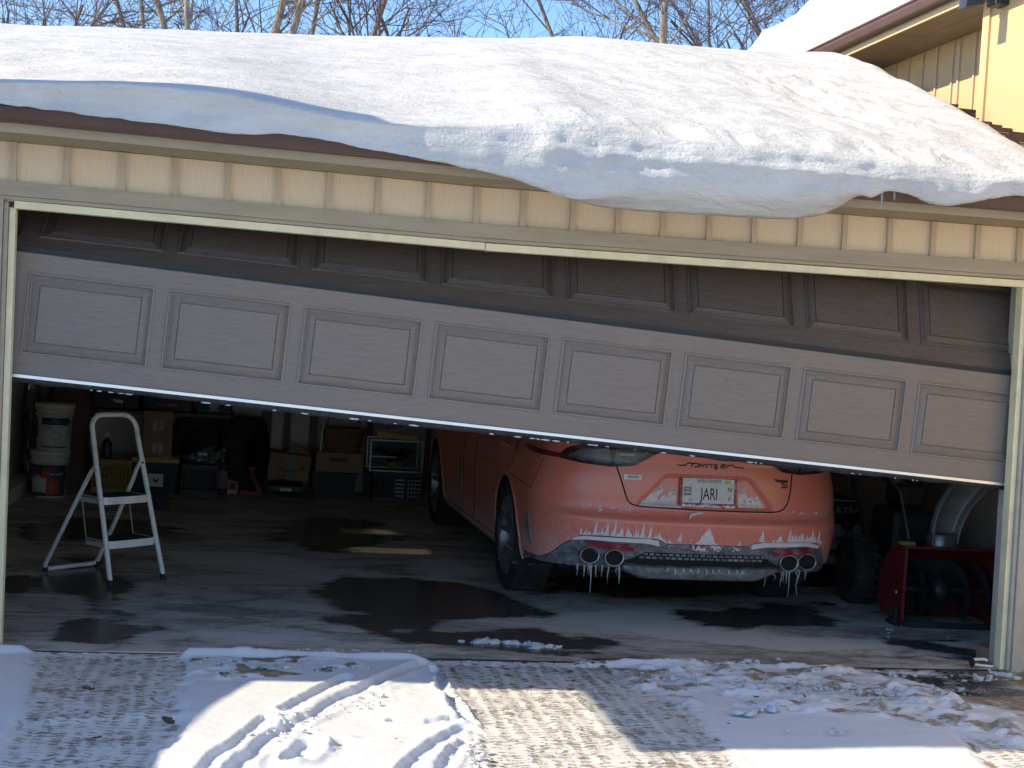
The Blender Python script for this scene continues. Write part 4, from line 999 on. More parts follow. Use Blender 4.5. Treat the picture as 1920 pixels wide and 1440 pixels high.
# tail lamps
for s in (-1, 1):
    X_ = lambda pts: [(s*abs(a), z) for a, z in pts]
    hs = patch('tail_lamp', LAMPB, X_([(.800, .882), (.70, .868), (.56, .860), (.44, .872), (.40, .892), (.30, .955), (.24, .985)]), X_([(.800, .908), (.765, .945), (.70, .975), (.60, .992), (.50, .998), (.40, .998), (.24, .992)]), .007, 50, 8)
    tag(hs, 'smoked tail lamp with grey lens')
    patch('lamp_lens', LAMPG, X_([(.765, .893), (.70, .882), (.556, .876)]), X_([(.755, .910), (.70, .948), (.566, .966)]), .011, 24, 6, hs)
    patch('lamp_lens', LAMPG, X_([(.536, .876), (.46, .888), (.42, .905), (.36, .945)]), X_([(.532, .966), (.48, .970), (.44, .970), (.36, .968)]), .011, 24, 6, hs)
    patch('reverse_lens', PALEP, X_([(.515, .925), (.435, .928)]), X_([(.515, .943), (.435, .942)]), .0135, 10, 3, hs)
    q0 = abs(float(qx(.79, .895))); ql = lambda pts: [(s*a, z) for a, z in pts]
    patch('side_lamp_strip', LAMPR, ql([(q0, .884), (1.0, .886), (1.0, .886), (1.10, .890), (1.19, .898)]), ql([(q0, .911), (1.0, .914), (1.0, .914), (1.10, .916), (1.19, .914)]), .008, 24, 3, hs, 'q')
    # bumper cut, reflectors, vents
    patch('reflector', REFL, X_([(.415, .405), (.55, .412), (.66, .418)]), X_([(.395, .438), (.55, .442), (.675, .444)]), .004, 14, 3)
    va = float(qx(.84, .5))
    patch('side_vent', SBLACK, ql([(.872, .372), (.885, .42), (.905, .50), (.920, .545)]), ql([(.880, .372), (.93, .43), (.955, .51), (.945, .552)]), .005, 20, 5, None, 'q')
    groove('bumper_shut_line', ql([(1.34, .715), (1.2, .712), (1.02, .700), (.93, .690), (.90, .694)]), .0025, True)
    groove('quarter_crease', ql([(.90, .694), (.86, .80), (.84, .87)]), .002, True)
    groove('door_shut_line', ql([(1.72, .99), (1.72, .85), (1.66, .70), (1.72, .52), (1.88, .34), (2.0, .262)] if 0 else [(1.50, .99), (1.46, .90), (1.38, .80)]), .003, True)
    groove('door_shut_line', ql([(1.38, .80), (1.52, .62), (1.62, .45), (1.80, .33), (1.86, .275), (2.9, .268), (4.0, .262)][0:1]+[(1.47, .73)]), .0025, True)
    groove('door_shut_line', ql([(2.68, .98), (2.70, .75), (2.72, .50), (2.70, .30), (2.72, .268)]), .0032, True)
    groove('door_shut_line', ql([(1.70, .30), (1.80, .268), (2.72, .262), (3.86, .258)][0:4]), .0028, True)
    groove('door_shut_line', ql([(1.64, .62), (1.62, .45), (1.70, .30)]), .0028, True)
    groove('door_shut_line', ql([(3.84, .96), (3.83, .60), (3.86, .258)][0:3]), .003, True) if 0 else groove('door_shut_line', ql([(3.70-.62+.1, .97), (3.16, .60), (3.18, .27)]), .003, True)
    patch('fender_vent', SBLACK, ql([(3.24, .38), (3.24, .62)]), ql([(3.30, .40), (3.29, .66)]), .004, 10, 4, None, 'q')
    # handles
    for yq in (1.62, 2.86):
        V = Sn(np.array([s*(yq+d) for d in (0, .04, .10, .16, .20)]), np.array([.862]*5), np.array([.004, .026, .032, .028, .004])[:, None]); m = MB(); m.tube([tuple(v) for v in V], [.010, .016, .017, .016, .010], 8); m.build('door_handle', PAINT, car)
        V = Sn(np.array([s*(yq+.05+d*.01) for d in range(11)]), np.array([.858]*11), .0015); 
    groove('sill_edge', ql([(1.40-.62+.62, .255), (2.0, .250), (3.0, .250), (3.0, .250)]), .006, True, PAINT)
    # arch lips and wells
    for cy in (AX_R, AX_F):
        ts = np.linspace(-.30, math.pi+.30, 60); yy = cy+np.cos(ts)*(WR-.001); zz = WZ+np.sin(ts)*(WR-.001); k = zz > .235
        yy, zz = yy[k], zz[k]; Vx = Sn(s*(1+yy-YS), zz, .001); m = MB(); m.tube([tuple(v) for v in Vx], .0075, 6, 0, True); m.build('arch_lip', PAINT, car)
        m = MB(); Va = []
        for y_, z_ in zip(yy, zz):
            xs0 = abs(float(Sq(1+y_-YS, z_)[0])); Va += [(s*xs0*.998, y_, z_), (s*.60, y_, z_)]
        m.grid(Va, len(yy), 2, 0, True); n = len(yy); m.add([(s*.60, a, b_) for a, b_ in zip(yy, zz)]+[(s*.60, cy, .15)], [tuple(range(n))+(n,)], 0, False); m.build('wheel_well', BLACK, car)
# fuel flap
groove('fuel_flap', [(-(1.0+.33+.085*math.cos(a)), .905+.05*math.sin(a)) for a in np.linspace(math.pi*.95, math.pi*2.05, 20)], .002, True)
# badge text and plate
def on_tail(x, z, off=.004):
    p = Sn(qx(np.array(x), np.array(z)), np.array(z), off); px_ = Sn(qx(np.array(x+.02), np.array(z)), np.array(z), off); pz_ = Sn(qx(np.array(x), np.array(z+.02)), np.array(z+.02), off)
    X_ = Vector(px_-p).normalized(); Z_ = Vector(pz_-p); Z_ = (Z_-X_*Z_.dot(X_)).normalized(); N = X_.cross(Z_)
    return Matrix(((X_.x, Z_.x, N.x, p[0]), (X_.y, Z_.y, N.y, p[1]), (X_.z, Z_.z, N.z, p[2]), (0, 0, 0, 1)))
m = MB(); M4 = on_tail(0.003, .895, .003)
def ink(pts, r): m.tube([tuple(M4 @ Vector((a, b_, .002))) for a, b_ in pts], r, 5)
zz = .009
ink([(-.195, -.004), (-.150, -.004), (-.138, .010), (-.100, .010)], .0032); ink([(-.118, -.010), (-.104, .008), (-.078, .008)], .003); ink([(-.098, -.010), (-.080, -.010), (-.070, .009)], .003)
ink([(-.070, -.010), (-.055, .009), (-.052, -.009), (-.035, .010)], .003); ink([(-.030, -.010), (-.020, .008), (.004, .008), (-.002, -.008)], .003)
ink([(.012, .008), (.036, .008), (.034, -.010), (.018, -.012), (.014, -.002), (.034, -.002)], .003); ink([(.040, -.016), (.022, -.018)], .003)
ink([(.058, .000), (.080, .001), (.084, .009), (.062, .009), (.054, -.009), (.078, -.009)], .003); ink([(.088, -.010), (.098, .006), (.128, .008), (.140, -.003), (.190, -.004)], .0032)
m.build('boot_script', EMBL, car)
M4 = on_tail(-.437, .812, .003); m = MB(); 
m.add([M4 @ Vector(v) for v in ((-.048, -.013, .0), (.048, -.013, 0), (.048, .013, 0), (-.048, .013, 0), (-.048, -.013, .004), (.048, -.013, .004), (.048, .013, .004), (-.048, .013, .004))], [(3, 2, 1, 0), (4, 5, 6, 7), (0, 1, 5, 4), (1, 2, 6, 5), (2, 3, 7, 6), (3, 0, 4, 7)]); o = m.build('drive_badge', BADGE, car)
text('AWD', .021, 'badge_letters', INK, o, on_tail(-.437, .812, .0078), .0004, 1.25, .0006, .3)
M4 = on_tail(.430, .815, .003); m = MB()
ink([(-.045, .016), (.040, .010)], .0035); ink([(-.035, .006), (.040, .002)], .003); ink([(.040, .002), (.006, -.002), (.006, -.010), (.036, -.014), (.036, -.026), (.0, -.027)], .0036); m.build('boot_emblem', EMBL, car)
py = float(Sq(qx(.0, .75), .75)[1])
PM = Matrix.Translation((-.002, py-.012, .752)) @ Matrix.Rotation(R(-3), 4, 'X')
def pbox(m, x0, x1, y0, y1, z0, z1, mi=0, b=0):
    k = MB(); k.box(x0, x1, y0, y1, z0, z1, mi, b); m.add([PM @ Vector(v) for v in k.v], k.f, mi)
m = MB(); pbox(m, -.168, .168, -.002, .010, -.092, .092, 0, .004); pl = m.build('number_plate', INKR, car); tag(pl, 'salt crusted number plate in a red frame reading JARI')
m = MB(); pbox(m, -.150, .150, -.0055, -.0025, -.066, .070); pb_ = m.build('plate_face', PLATEW, pl)
def ptext(s_, size, x, z, mat, sx=1, bold=0): 
    return text(s_, size, 'plate_letters', mat, pl, PM @ Matrix.Translation((x, -.0062, z)) @ UPRIGHT, .0003, sx, bold)
ptext('JARI', .092, .005, -.018, INK, .62, .0008); ptext('N', .038, .125, .012, INK, .9); ptext('F', .038, .125, -.040, INK, .9)
ptext('WISCONSIN', .026, .0, .055, INKG, .98, .0006); ptext('18', .022, -.106, -.050, INKG)
m = MB(); pbox(m, -.143, -.100, -.0064, -.0055, -.026, .022); m.build('plate_emblem', INKG, pl); m = MB(); pbox(m, -.138, -.105, -.0069, -.0064, -.012, -.004); pbox(m, -.135, -.110, -.0069, -.0064, .006, .012); m.build('plate_emblem', PLATEW, pl)
m = MB(); pbox(m, .095, .128, -.0062, -.0055, .045, .064); m.build('plate_sticker', YEL, pl)
rg = random.Random(4)
m = MB()
for k in range(60):
    x = rg.uniform(-.155, .155); z = -.076-rg.random()*.012; s_ = .004+.006*rg.random(); bm = bmesh.new(); bmesh.ops.create_icosphere(bm, subdivisions=1, radius=1)
    m.add([PM @ Vector((x+v.co.x*s_*1.6, -.004+v.co.y*.003, z+v.co.z*s_*.9)) for v in bm.verts], [[v.index for v in f.verts] for f in bm.faces], 0, True); bm.free()
tag(m.build('frame_ice', FROST, pl, fix=False), kind='stuff')
# recess edge moulding
groove('recess_edge', [(-.398, .662), (-.33, .745), (-.262, .826), (-.235, .838), (.20, .838), (.235, .830), (.31, .755), (.388, .664)], .0045, False, PAINT, .000)
# salt lace either side of the plate, ledges of frozen salt, drips on the bumper
def salt_patch(name, lo, hi, dense0, dense1, off=.0022):
    o = patch(name, LACE, lo, hi, off, 30, 12); n = len(o.data.vertices); zs = np.array([v.co.z for v in o.data.vertices]); t = (zs-zs.min())/(zs.max()-zs.min())
    attr(o.data, 'dense', dense0*(1-t)+dense1*t); return o
salt_patch('dried_salt', [(-.375, .668), (-.18, .668)], [(-.265, .80), (-.18, .826)], .80, .22); salt_patch('dried_salt', [(.18, .668), (.345, .668)], [(.18, .82), (.235, .815)], .78, .28)
salt_patch('dried_salt', [(-.80, .60), (-.66, .585), (-.45, .595), (-.26, .600)], [(-.80, .605), (-.66, .645), (-.45, .640), (-.26, .603)], .15, .5); salt_patch('dried_salt', [(.50, .612), (.62, .622), (.82, .640)], [(.50, .655), (.62, .652), (.82, .644)], .1, .55)
salt_patch('dried_salt', [(-.40, .656), (-.16, .656)], [(-.36, .690), (-.16, .676)], .95, .55)
def crust(name, x0, x1, zb, hf, seed, base=.0):
    """a row of frozen salt teeth standing up from the lower edge of the bumper"""
    n = max(6, int((x1-x0)/.0045)); xs0 = np.linspace(x0, x1, n); t = np.array([max(0, hf(x)+.0*seed) for x in xs0]); zz0 = np.array([zb(x) for x in xs0])
    m = MB(); V = []
    for x, h, z0 in zip(xs0, t, zz0):
        for k in range(5):
            z = z0+h*k/4; o = .0035 if 0 < k < 4 else .0002
            V.append(Sn(qx(np.array(x), np.array(z)), np.array(z), o))
    m.grid(np.array(V).reshape(-1, 3), n, 5, 0, True); o = m.build(name, LACE, car); attr(o.data, 'dense', [1.3-.7*(i % 5)/4 for i in range(n*5)]); return o
zb_ = lambda x: float(np.interp(abs(x), [0, .235, .292, .60, .70, .78], [.459, .459, .482, .482, .474, .43]))+.001
def teeth(fr, amp, thr=.5, seed=0):
    def f(x):
        a = mnoise.noise(Vector((x*fr, seed, 0)))*.5+.5; b_ = mnoise.noise(Vector((x*fr*3.1, seed+4, 0)))*.5+.5
        return max(0, a*.75+b_*.4-thr)*amp
    return f
tri = lambda c, w, h: (lambda x: max(0., 1-abs(x-c)/w)*h)
env = lambda x: float(np.interp(x, [-.74, -.60, -.45, -.28, -.18], [.5, .9, 1.0, .6, .1]))
t1 = teeth(52, .30, .50, 1.); crust('bumper_ice', -.70, -.19, zb_, lambda x: min(.12, 1.5*t1(x)*env(x)), 1)
crust('bumper_ice', -.085, .06, lambda x: .460, lambda x: tri(-.01, .045, .095)(x)+.5*tri(-.045, .035, .05)(x)+.5*tri(.022, .04, .055)(x), 2)
crust('bumper_ice', .175, .195, lambda x: .460, tri(.185, .009, .038), 3); crust('bumper_ice', .29, .35, lambda x: .483, tri(.315, .02, .07), 3); crust('bumper_ice', .38, .47, lambda x: .483, lambda x: tri(.43, .025, .045)(x)+tri(.392, .01, .02)(x), 3)
t2 = teeth(56, .30, .48, 5.); crust('bumper_ice', .47, .73, zb_, lambda x: min(.12, 1.35*t2(x)*float(np.interp(x, [.47, .55, .65, .72], [.8, 1, .8, .5]))), 4)
crust('bumper_ice', -.19, -.13, lambda x: .472, tri(-.165, .014, .058), 6)
m = MB(); V = [Sn(qx(np.array(x), np.array(z)), np.array(z), o) for x, z, o in [(-.115, .600, .004), (-.105, .618, .005), (-.07, .628, .006), (-.03, .632, .004)]]; m.tube([tuple(v) for v in V], [.006, .010, .008, .004], 6); m.build('bumper_ice', FROST, car)
# frosted ledge along the top of the valance
lo_ = patch('ledge_ice', LACE, [(-.74, .440), (-.66, .452), (-.35, .452), (-.28, .440), (-.2, .425), (.0, .418), (.2, .425), (.28, .440), (.35, .452), (.62, .455), (.72, .438)], [(-.75, .455), (-.68, .470), (-.33, .478), (-.27, .468), (-.21, .452), (0, .453), (.21, .452), (.27, .468), (.33, .478), (.64, .478), (.73, .455)], -.006, 90, 4)
attr(lo_.data, 'dense', [.55+.9*abs(mnoise.noise(Vector((v.co.x*9, 1, v.co.z*20))))+(.30 if abs(v.co.x) > .27 else -.35) for v in lo_.data.vertices])
# slotted grille in the valance
m = MB()
for r_ in range(2):
    for k in range(20):
        x = -.36+k*.0365+(.018 if r_ else 0); z = .372+r_*.020
        p = Sn(qx(np.array(x), np.array(z)), np.array(z), -.0155); m.box(p[0]-.013, p[0]+.013, p[1]-.006, p[1]+.01, z-.006, z+.006)
m.build('grille_slot', NETW if 0 else SBLACK, car)
patch('valance_slot', SOOT, [(-.47, .335), (-.35, .330), (.36, .330), (.46, .336)], [(-.40, .362), (-.34, .398), (.34, .398), (.40, .362)], -.011, 60, 4)
# diffuser lip
m = MB(); V = []; nx = 60
for i in range(nx):
    x = -.46+.90*i/(nx-1); e = min(1, (1-abs((x+.01)/.455))/.28) if abs(x+.01) < .455 else 0; e = max(e, 0.)**.6
    for z, dy in ((.325, .0), (.318, -.02), (.318-.055*e, -.012), (.314-.066*e, .02), (.312-.05*e, .12)): V.append((x, .085+dy+.10*abs(x)**2.2, z))
m.grid(V, nx, 5, 0, True); df = m.build('diffuser', SBLACK, car)
m = MB()
for k in range(11):
    x = -.22+k*.045+rg.uniform(-.01, .01); l = .012+.025*rg.random(); m.tube([(x, .060, .318), (x+.006, .056, .318-l*.6), (x-.004, .060, .318-l)], [.0035, .003, .001], 5)
tag(m.build('diffuser_ice', FROST, car), kind='stuff')
# exhausts
for x, z in ((-.640, .366), (-.512, .362), (.512, .362), (.640, .366)):
    yb_ = float(Sq(qx(np.array(x), np.array(z)), np.array(z))[1])
    m = MB(); prof = [(.046, .12), (.0505, -.012), (.0525, -.020), (.050, -.024), (.044, -.016), (.042, .05)]
    m.lathe(prof, 28, (x, yb_, z), 'y'); ex = m.build('exhaust_tip', CHROME, car)
    m = MB(); m.lathe([(.0435, -.013), (.040, -.004), (.0, -.003)], 20, (x, yb_, z), 'y'); m.build('exhaust_bore', SOOT, ex)
    ex.scale = (1.08, 1, .90); ex.location = (x*(-.08), 0, z*.10)
# icicles
rg = random.Random(21)
for x0, n in ((-.645, 9), (-.49, 5), (.50, 4), (.61, 6)):
    for k in range(n):
        x = x0+rg.gauss(0, .055); l = rg.choice((.03, .05, .06, .09, .15)); y = .13+rg.uniform(-.02, .05); zt = .302
        m = MB(); m.tube([(x, y, zt+.012), (x+rg.gauss(0, .003), y, zt-.01), (x+rg.gauss(0, .004), y, zt-l*.5), (x+rg.gauss(0, .005), y, zt-l)], [.007, .0045, .0026, .0005], 6); m.build('icicle', ICE, car)
m = MB(); 
for k in range(7): clod(m, -.95+.09*k, .62-.02*k, .235, .035, k*5.1, .6)
tag(m.build('wheel_arch_slush', RUBBER, car, fix=False), kind='stuff')
# greenhouse
def arch_sec(y, zc, w0, w1, z0):
    return [(-w0, y, z0), (-w0+(w0-w1)*.55, y, z0+(zc-z0)*.55), (-w1, y, zc-.045), (-w1*.8, y, zc-.012), (0, y, zc), (w1*.8, y, zc-.012), (w1, y, zc-.045), (w0-(w0-w1)*.55, y, z0+(zc-z0)*.55), (w0, y, z0)]
secs = [(.42, 1.04, .62, .56, 1.01), (.8, 1.17, .74, .60, 1.0), (1.3, 1.31, .79, .60, .99), (1.9, 1.385, .80, .60, .985), (2.4, 1.39, .80, .60, .98), (2.9, 1.31, .79, .59, .97), (3.3, 1.15, .77, .62, .965), (3.6, 1.0, .74, .70, .955)]
V = []; [V.extend(arch_sec(*s_)) for s_ in secs]
m = MB(); m.grid(V, len(secs), 9, 0, True); m.build('glasshouse', DGLASS, car)
V = []
for s_ in secs[2:6]: V.extend([(a, b_, c+.006) for a, b_, c in arch_sec(*s_)[2:7]])
m = MB(); m.grid(V, 4, 5, 0, True); m.build('roof_panel', PAINT, car)
# wheels
def wheel(x, y, s):
    m = MB(); m.lathe([(.15, -.02), (.15, .02), (.05, .03), (.0, .03)], 24, (0, 0, 0), 'x'); hub = m.build('wheel', DSTEEL, car); hub.location = (x, y, WZ)
    if s < 0: hub.rotation_euler = (0, 0, math.pi)
    m = MB(); hw = .118
    prof = [(.236, -hw+.012), (.262, -hw-.002), (.300, -hw-.006), (.322, -hw+.010), (.332, -hw+.030), (.3335, 0), (.332, hw-.030), (.322, hw-.010), (.300, hw+.006), (.262, hw+.002), (.236, hw-.012)]
    m.lathe(prof, 64, (0, 0, 0), 'x')
    for k in range(64):
        a = 2*math.pi*k/64; 
        for x0_, x1_, tw_ in ((-.10, -.035, .02), (-.03, .03, -.02), (.035, .10, .02)):
            r0, r1 = .330, .3375; da = .030; c = []
            for rr in (r0, r1):
                for xx, t_ in ((x0_, a), (x1_, a+tw_)):
                    for dd in (-da, da): c.append((xx, rr*math.cos(t_+dd), rr*math.sin(t_+dd)))
            m.add(c, [(4, 5, 7, 6), (0, 1, 5, 4), (2, 6, 7, 3), (0, 4, 6, 2), (1, 3, 7, 5)])
    m.build('tyre', TYRE, hub, fix=False)
    m = MB(); m.lathe([(.236, -hw+.01), (.222, -.03), (.220, .05), (.228, hw-.03), (.241, hw-.008), (.236, hw-.002), (.226, hw-.012)], 48, (0, 0, 0), 'x')
    for k in range(5):
        for d in (-.17, .17):
            a0 = 2*math.pi*k/5+math.pi/2+d*.55; a1 = 2*math.pi*k/5+math.pi/2+d*1.35
            p0 = Vector((.070, .05*math.cos(a0), .05*math.sin(a0))); p1 = Vector((hw-.018, .228*math.cos(a1), .228*math.sin(a1))); dr = (p1-p0).normalized(); sd = dr.cross(Vector((1, 0, 0))).normalized()
            w0_, w1_ = .020, .015; c = []
            for p, w_ in ((p0, w0_), (p1, w1_)):
                c += [p+sd*w_, p-sd*w_, p-sd*w_*.6+Vector((-.03, 0, 0)), p+sd*w_*.6+Vector((-.03, 0, 0))]
            m.add(c, [(0, 1, 5, 4), (1, 2, 6, 5), (2, 3, 7, 6), (3, 0, 4, 7)])
    m.lathe([(.0, .082), (.03, .080), (.055, .068), (.058, .03)], 20, (0, 0, 0), 'x', 0); m.build('rim', RIM, hub)
for y in (AX_R, AX_F):
    for s in (-1, 1): wheel(s*(.93-.124), y, s)

# ================================================================== STEP LADDER
A = P(208, 1101, Z=0); B = P(307, 1088, Z=0)
wd = Vector((B[0]-A[0], B[1]-A[1], 0)); LW = wd.length; ang = math.atan2(wd.y, wd.x)
lad = thing('step_ladder', 'white two step folding ladder with dark treads standing on the wet floor', 'step ladder', (A[0], A[1], 0), ang)
# local: x along the width (0..LW), y backwards, z up
LH, LB = .955, .30
fr_pt = lambda z: (LB*z/LH, z)      # lean of the front rails
rr = .0150
m = MB(); pts = []
def fp(x, z): y, z = fr_pt(z); return (x, y, z)
pts = [fp(0, .035), fp(.012, .30), fp(.022, .60), fp(.03, .80)]
cr_ = .085
for k in range(1, 7): a = math.pi/2*k/6; pts.append(fp(.03+cr_*(1-math.cos(a)), .86+cr_*math.sin(a)))
for k in range(0, 7): a = math.pi/2*k/6; pts.append(fp(LW-.03-cr_+cr_*math.sin(a), .86+cr_*math.cos(a)))
pts += [fp(LW-.03, .80), fp(LW-.022, .60), fp(LW-.012, .30), fp(LW, .035)]
m.tube(pts, rr, 10); m.build('front_frame', WPAINT, lad)
RB = .60
m = MB(); yz = lambda t: (fr_pt(.66)[0]+.012+(RB-fr_pt(.66)[0])*(t), .66-.64*t)
q = [(.03+.004, *yz(-.0))]; 
ytop, ztop_ = fr_pt(.67)
path = [(.034, ytop+.004, ztop_), (.028, ytop+.045, ztop_-.045), (.020, ytop+.085, ztop_-.12), (.008, .44, .30), (0, RB-.01, .045)]
for k in range(1, 5): a = math.pi/2*k/4; path.append((0+.035*(1-math.cos(a)), RB-.01+.012*math.sin(a), .045-.028*math.sin(a)))
for k in range(0, 5): a = math.pi/2*k/4; path.append((LW-.035+.035*math.sin(a), RB+.002-.012*(1-math.cos(a)), .017+.028*(1-math.cos(a))))
path += [(LW-.008, .44, .30), (LW-.020, ytop+.085, ztop_-.12), (LW-.028, ytop+.045, ztop_-.045), (LW-.034, ytop+.004, ztop_)]
m.tube(path, .0130, 10); m.build('rear_frame', WPAINT, lad)
for z, d in ((.235, .20), (.475, .20)):
    y0 = fr_pt(z)[0]-.012; x0 = .012+.02*z
    m = MB(); pl_ = [(x0+.004, y0+d), (x0+.004, y0+.03), (x0+.012, y0+.006), (x0+.035, y0-.006), (LW/2, y0-.014), (LW-x0-.035, y0-.006), (LW-x0-.012, y0+.006), (LW-x0-.004, y0+.03), (LW-x0-.004, y0+d)]
    for (a, b_), (c, d_) in zip(pl_[:-1], pl_[1:]):
        m.add([(a, b_, z-.030), (c, d_, z-.030), (c, d_, z+.012), (a, b_, z+.012)], [(0, 1, 2, 3)])
        m.add([(a, b_+.004, z-.030), (c, d_+.004, z-.030), (c, d_+.004, z+.012), (a, b_+.004, z+.012)], [(3, 2, 1, 0)])
    stp = m.build('step', WPAINT, lad, fix=False)
    m = MB(); m.prism([(a, b_+.003) for a, b_ in pl_], z-.006, z+.008, 'z'); m.build('tread', TREADM, stp)
for x in (.022, LW-.022):
    m = MB(); m.tube([(x, fr_pt(.475)[0]+.17, .462), (x, fr_pt(.235)[0]+.185, .228)], .0035, 6); m.build('link_rod', STEEL, lad)
for x, y, z in ((0, .003, .0), (LW, .003, 0)):
    m = MB(); m.tube([(x, y, .0), (x, y+.012, .042)], [.0165, .0160], 10); m.build('foot', RUBBER, lad)
for x in (.006, LW-.006):
    m = MB(); m.box(x-.012, x+.012, RB-.02, RB+.016, .0, .03, 0, .004); m.build('foot', RUBBER, lad)
for x in (.033, LW-.033):
    for z in (.67,):
        m = MB(); m.lathe([(.0, -.016), (.006, -.016), (.006, .0)], 8, (x, fr_pt(z)[0], z), 'y'); m.build('rivet', DSTEEL, lad)

# ================================================================== STORED THINGS INSIDE
def bx_(name, label, cat, mat, x0, x1, y0, y1, z0, z1, b=.006, rz=0, group=None):
    """thing with one body part; origin at the base centre"""
    t = thing(name, label, cat, ((x0+x1)/2, (y0+y1)/2, z0), rz, group); w, d, h = (x1-x0)/2, (y1-y0)/2, z1-z0
    m = MB(); m.box(-w, w, -d, d, 0, h, 0, b); m.build('body' if 'box' not in name else 'carton', mat, t); return t, w, d, h
def span_(px0, px1, py, Y): return P(px0, py, Y=Y)[0], P(px1, py, Y=Y)[0]
def zat(px, py, Y): return float(P(px, py, Y=Y)[2])
# buckets
def bucket(label, x, y, z, r, h, kind):
    t = thing('bucket', label, 'bucket', (x, y, z), 0, 'stacked plastic buckets'); rb = r*.90
    m = MB(); m.lathe([(0, .004), (rb-.01, .0), (rb, .008), (r*.97, h*.74), (r*1.05, h*.745), (r*1.05, h*.785), (r*.985, h*.79), (r*.985, h*.85), (r*1.06, h*.855), (r*1.06, h*.88), (r, h*.885), (r, h*.93)], 40); m.build('body', BUCKW, t)
    m = MB(); m.lathe([(r*1.0, h*.90), (r*1.075, h*.905), (r*1.085, h*.93), (r*1.085, h*.985), (r*1.05, h), (r*.98, h), (r*.95, h*.97), (0, h*.965)], 40); m.build('lid', BUCKW, t)
    def lab(name, mat, a0, a1, z0, z1):
        m = MB(); V = []; n = 20
        for i in range(n):
            a = a0+(a1-a0)*i/(n-1)
            for zz in (z0, z1): rr_ = rb+(r*.97-rb)*(zz/(h*.74))+.002; V.append((rr_*math.cos(a), rr_*math.sin(a), zz))
        m.grid(V, n, 2, 0, True); m.build(name, mat, t)
    D = lambda d: R(-90+d)
    if kind == 'pale':
        lab('label_band', BUCKL, D(-35), D(60), h*.56, h*.71); lab('label_sheet', BUCKP, D(-38), D(55), h*.12, h*.555); lab('label_band', BUCKL, D(-38), D(60), h*.085, h*.115); lab('label_side', BUCKL, D(-70), D(-58), h*.28, h*.66)
    else:
        lab('label_band', BUCKL, D(-80), D(75), h*.05, h*.70)
        for k, (a, b_, c, d, mt) in enumerate(((-58, 0, .10, .52, BUCKP), (-2, 42, .06, .42, BUCKR), (-18, 10, .40, .64, BUCKR), (-50, -20, .06, .16, BUCKR), (10, 55, .50, .54, BUCKP))):
            m = MB(); V = []; n = 12
            for i in range(n):
                a_ = D(a+(b_-a)*i/(n-1)); up = h*(d-.06*abs(math.sin(i*2.1+k))); dn = h*(c+.04*abs(math.sin(i*1.7+k*2)))
                for zz in (dn, up): rr_ = rb+(r*.97-rb)*(zz/(h*.74))+.0035+.0006*k; V.append((rr_*math.cos(a_), rr_*math.sin(a_), zz))
            m.grid(V, n, 2, 0, True); m.build('label_splash', mt, t)
    m = MB(); m.tube([(r*1.06*math.cos(a), r*1.06*math.sin(a), h*.80-.10*math.sin((a+math.pi))*(1 if math.sin(a) < 0 else 0)-.02) for a in np.linspace(math.pi, 2*math.pi, 18)], .0035, 5); m.build('handle', STEEL, t)
yb = 5.55
x0, x1 = span_(58, 126, 890, yb); xc = (x0+x1)/2; hb = (zat(95, 843, yb))
bucket('lower bucket of the stack by the left wall with a torn red and dark label', xc, yb, 0, .148, hb, 'red')
bucket('upper bucket of the stack by the left wall with a pale printed label', xc+.02, yb+.01, hb*.985, .148, hb, 'pale')
# paper yard bag behind the buckets
def bag(name, label, x, y, w, d, h, mat, seed, cat='bag', z=0.):
    t = thing(name, label, cat, (x, y, z)); m = MB(); V = []; nu, nv = 40, 26
    for j in range(nv):
        zz = h*j/(nv-1); f = 1+.10*math.sin(j*.5)-.25*max(0, (zz/h-.75))*2
        for i in range(nu):
            a = 2*math.pi*i/nu; ca, sa = math.cos(a), math.sin(a); e = (abs(ca)**4+abs(sa)**4)**-.25
            k = 1+.16*mnoise.noise(Vector((ca*1.6+seed, sa*1.6, zz*4)))+.07*mnoise.noise(Vector((ca*5+seed, sa*5, zz*11)))
            V.append((w*ca*e*k*f, d*sa*e*k*f, zz+(.05*mnoise.noise(Vector((ca*3, sa*3, seed))) if j == nv-1 else 0)))
    fs = [(j*nu+i, j*nu+(i+1) % nu, (j+1)*nu+(i+1) % nu, (j+1)*nu+i) for j in range(nv-1) for i in range(nu)]+[tuple((nv-1)*nu+i for i in range(nu))]
    m.add(V, fs, 0, True); m.build('paper_wall' if mat is PAPERB else 'skin', mat, t); return t
x0, x1 = span_(92, 158, 850, 6.2); bag('yard_bag', 'tall brown paper yard bag behind the stacked buckets', (x0+x1)/2, 6.25, (x1-x0)/2+.03, .18, 1.02, PAPERB, 2)
x0, x1 = span_(40, 66, 850, 6.35); bag('grey_sack', 'narrow grey sack wedged between the left wall and the buckets', (x0+x1)/2+.02, 6.35, (x1-x0)/2, .15, .98, WRAP, 5, 'sack')
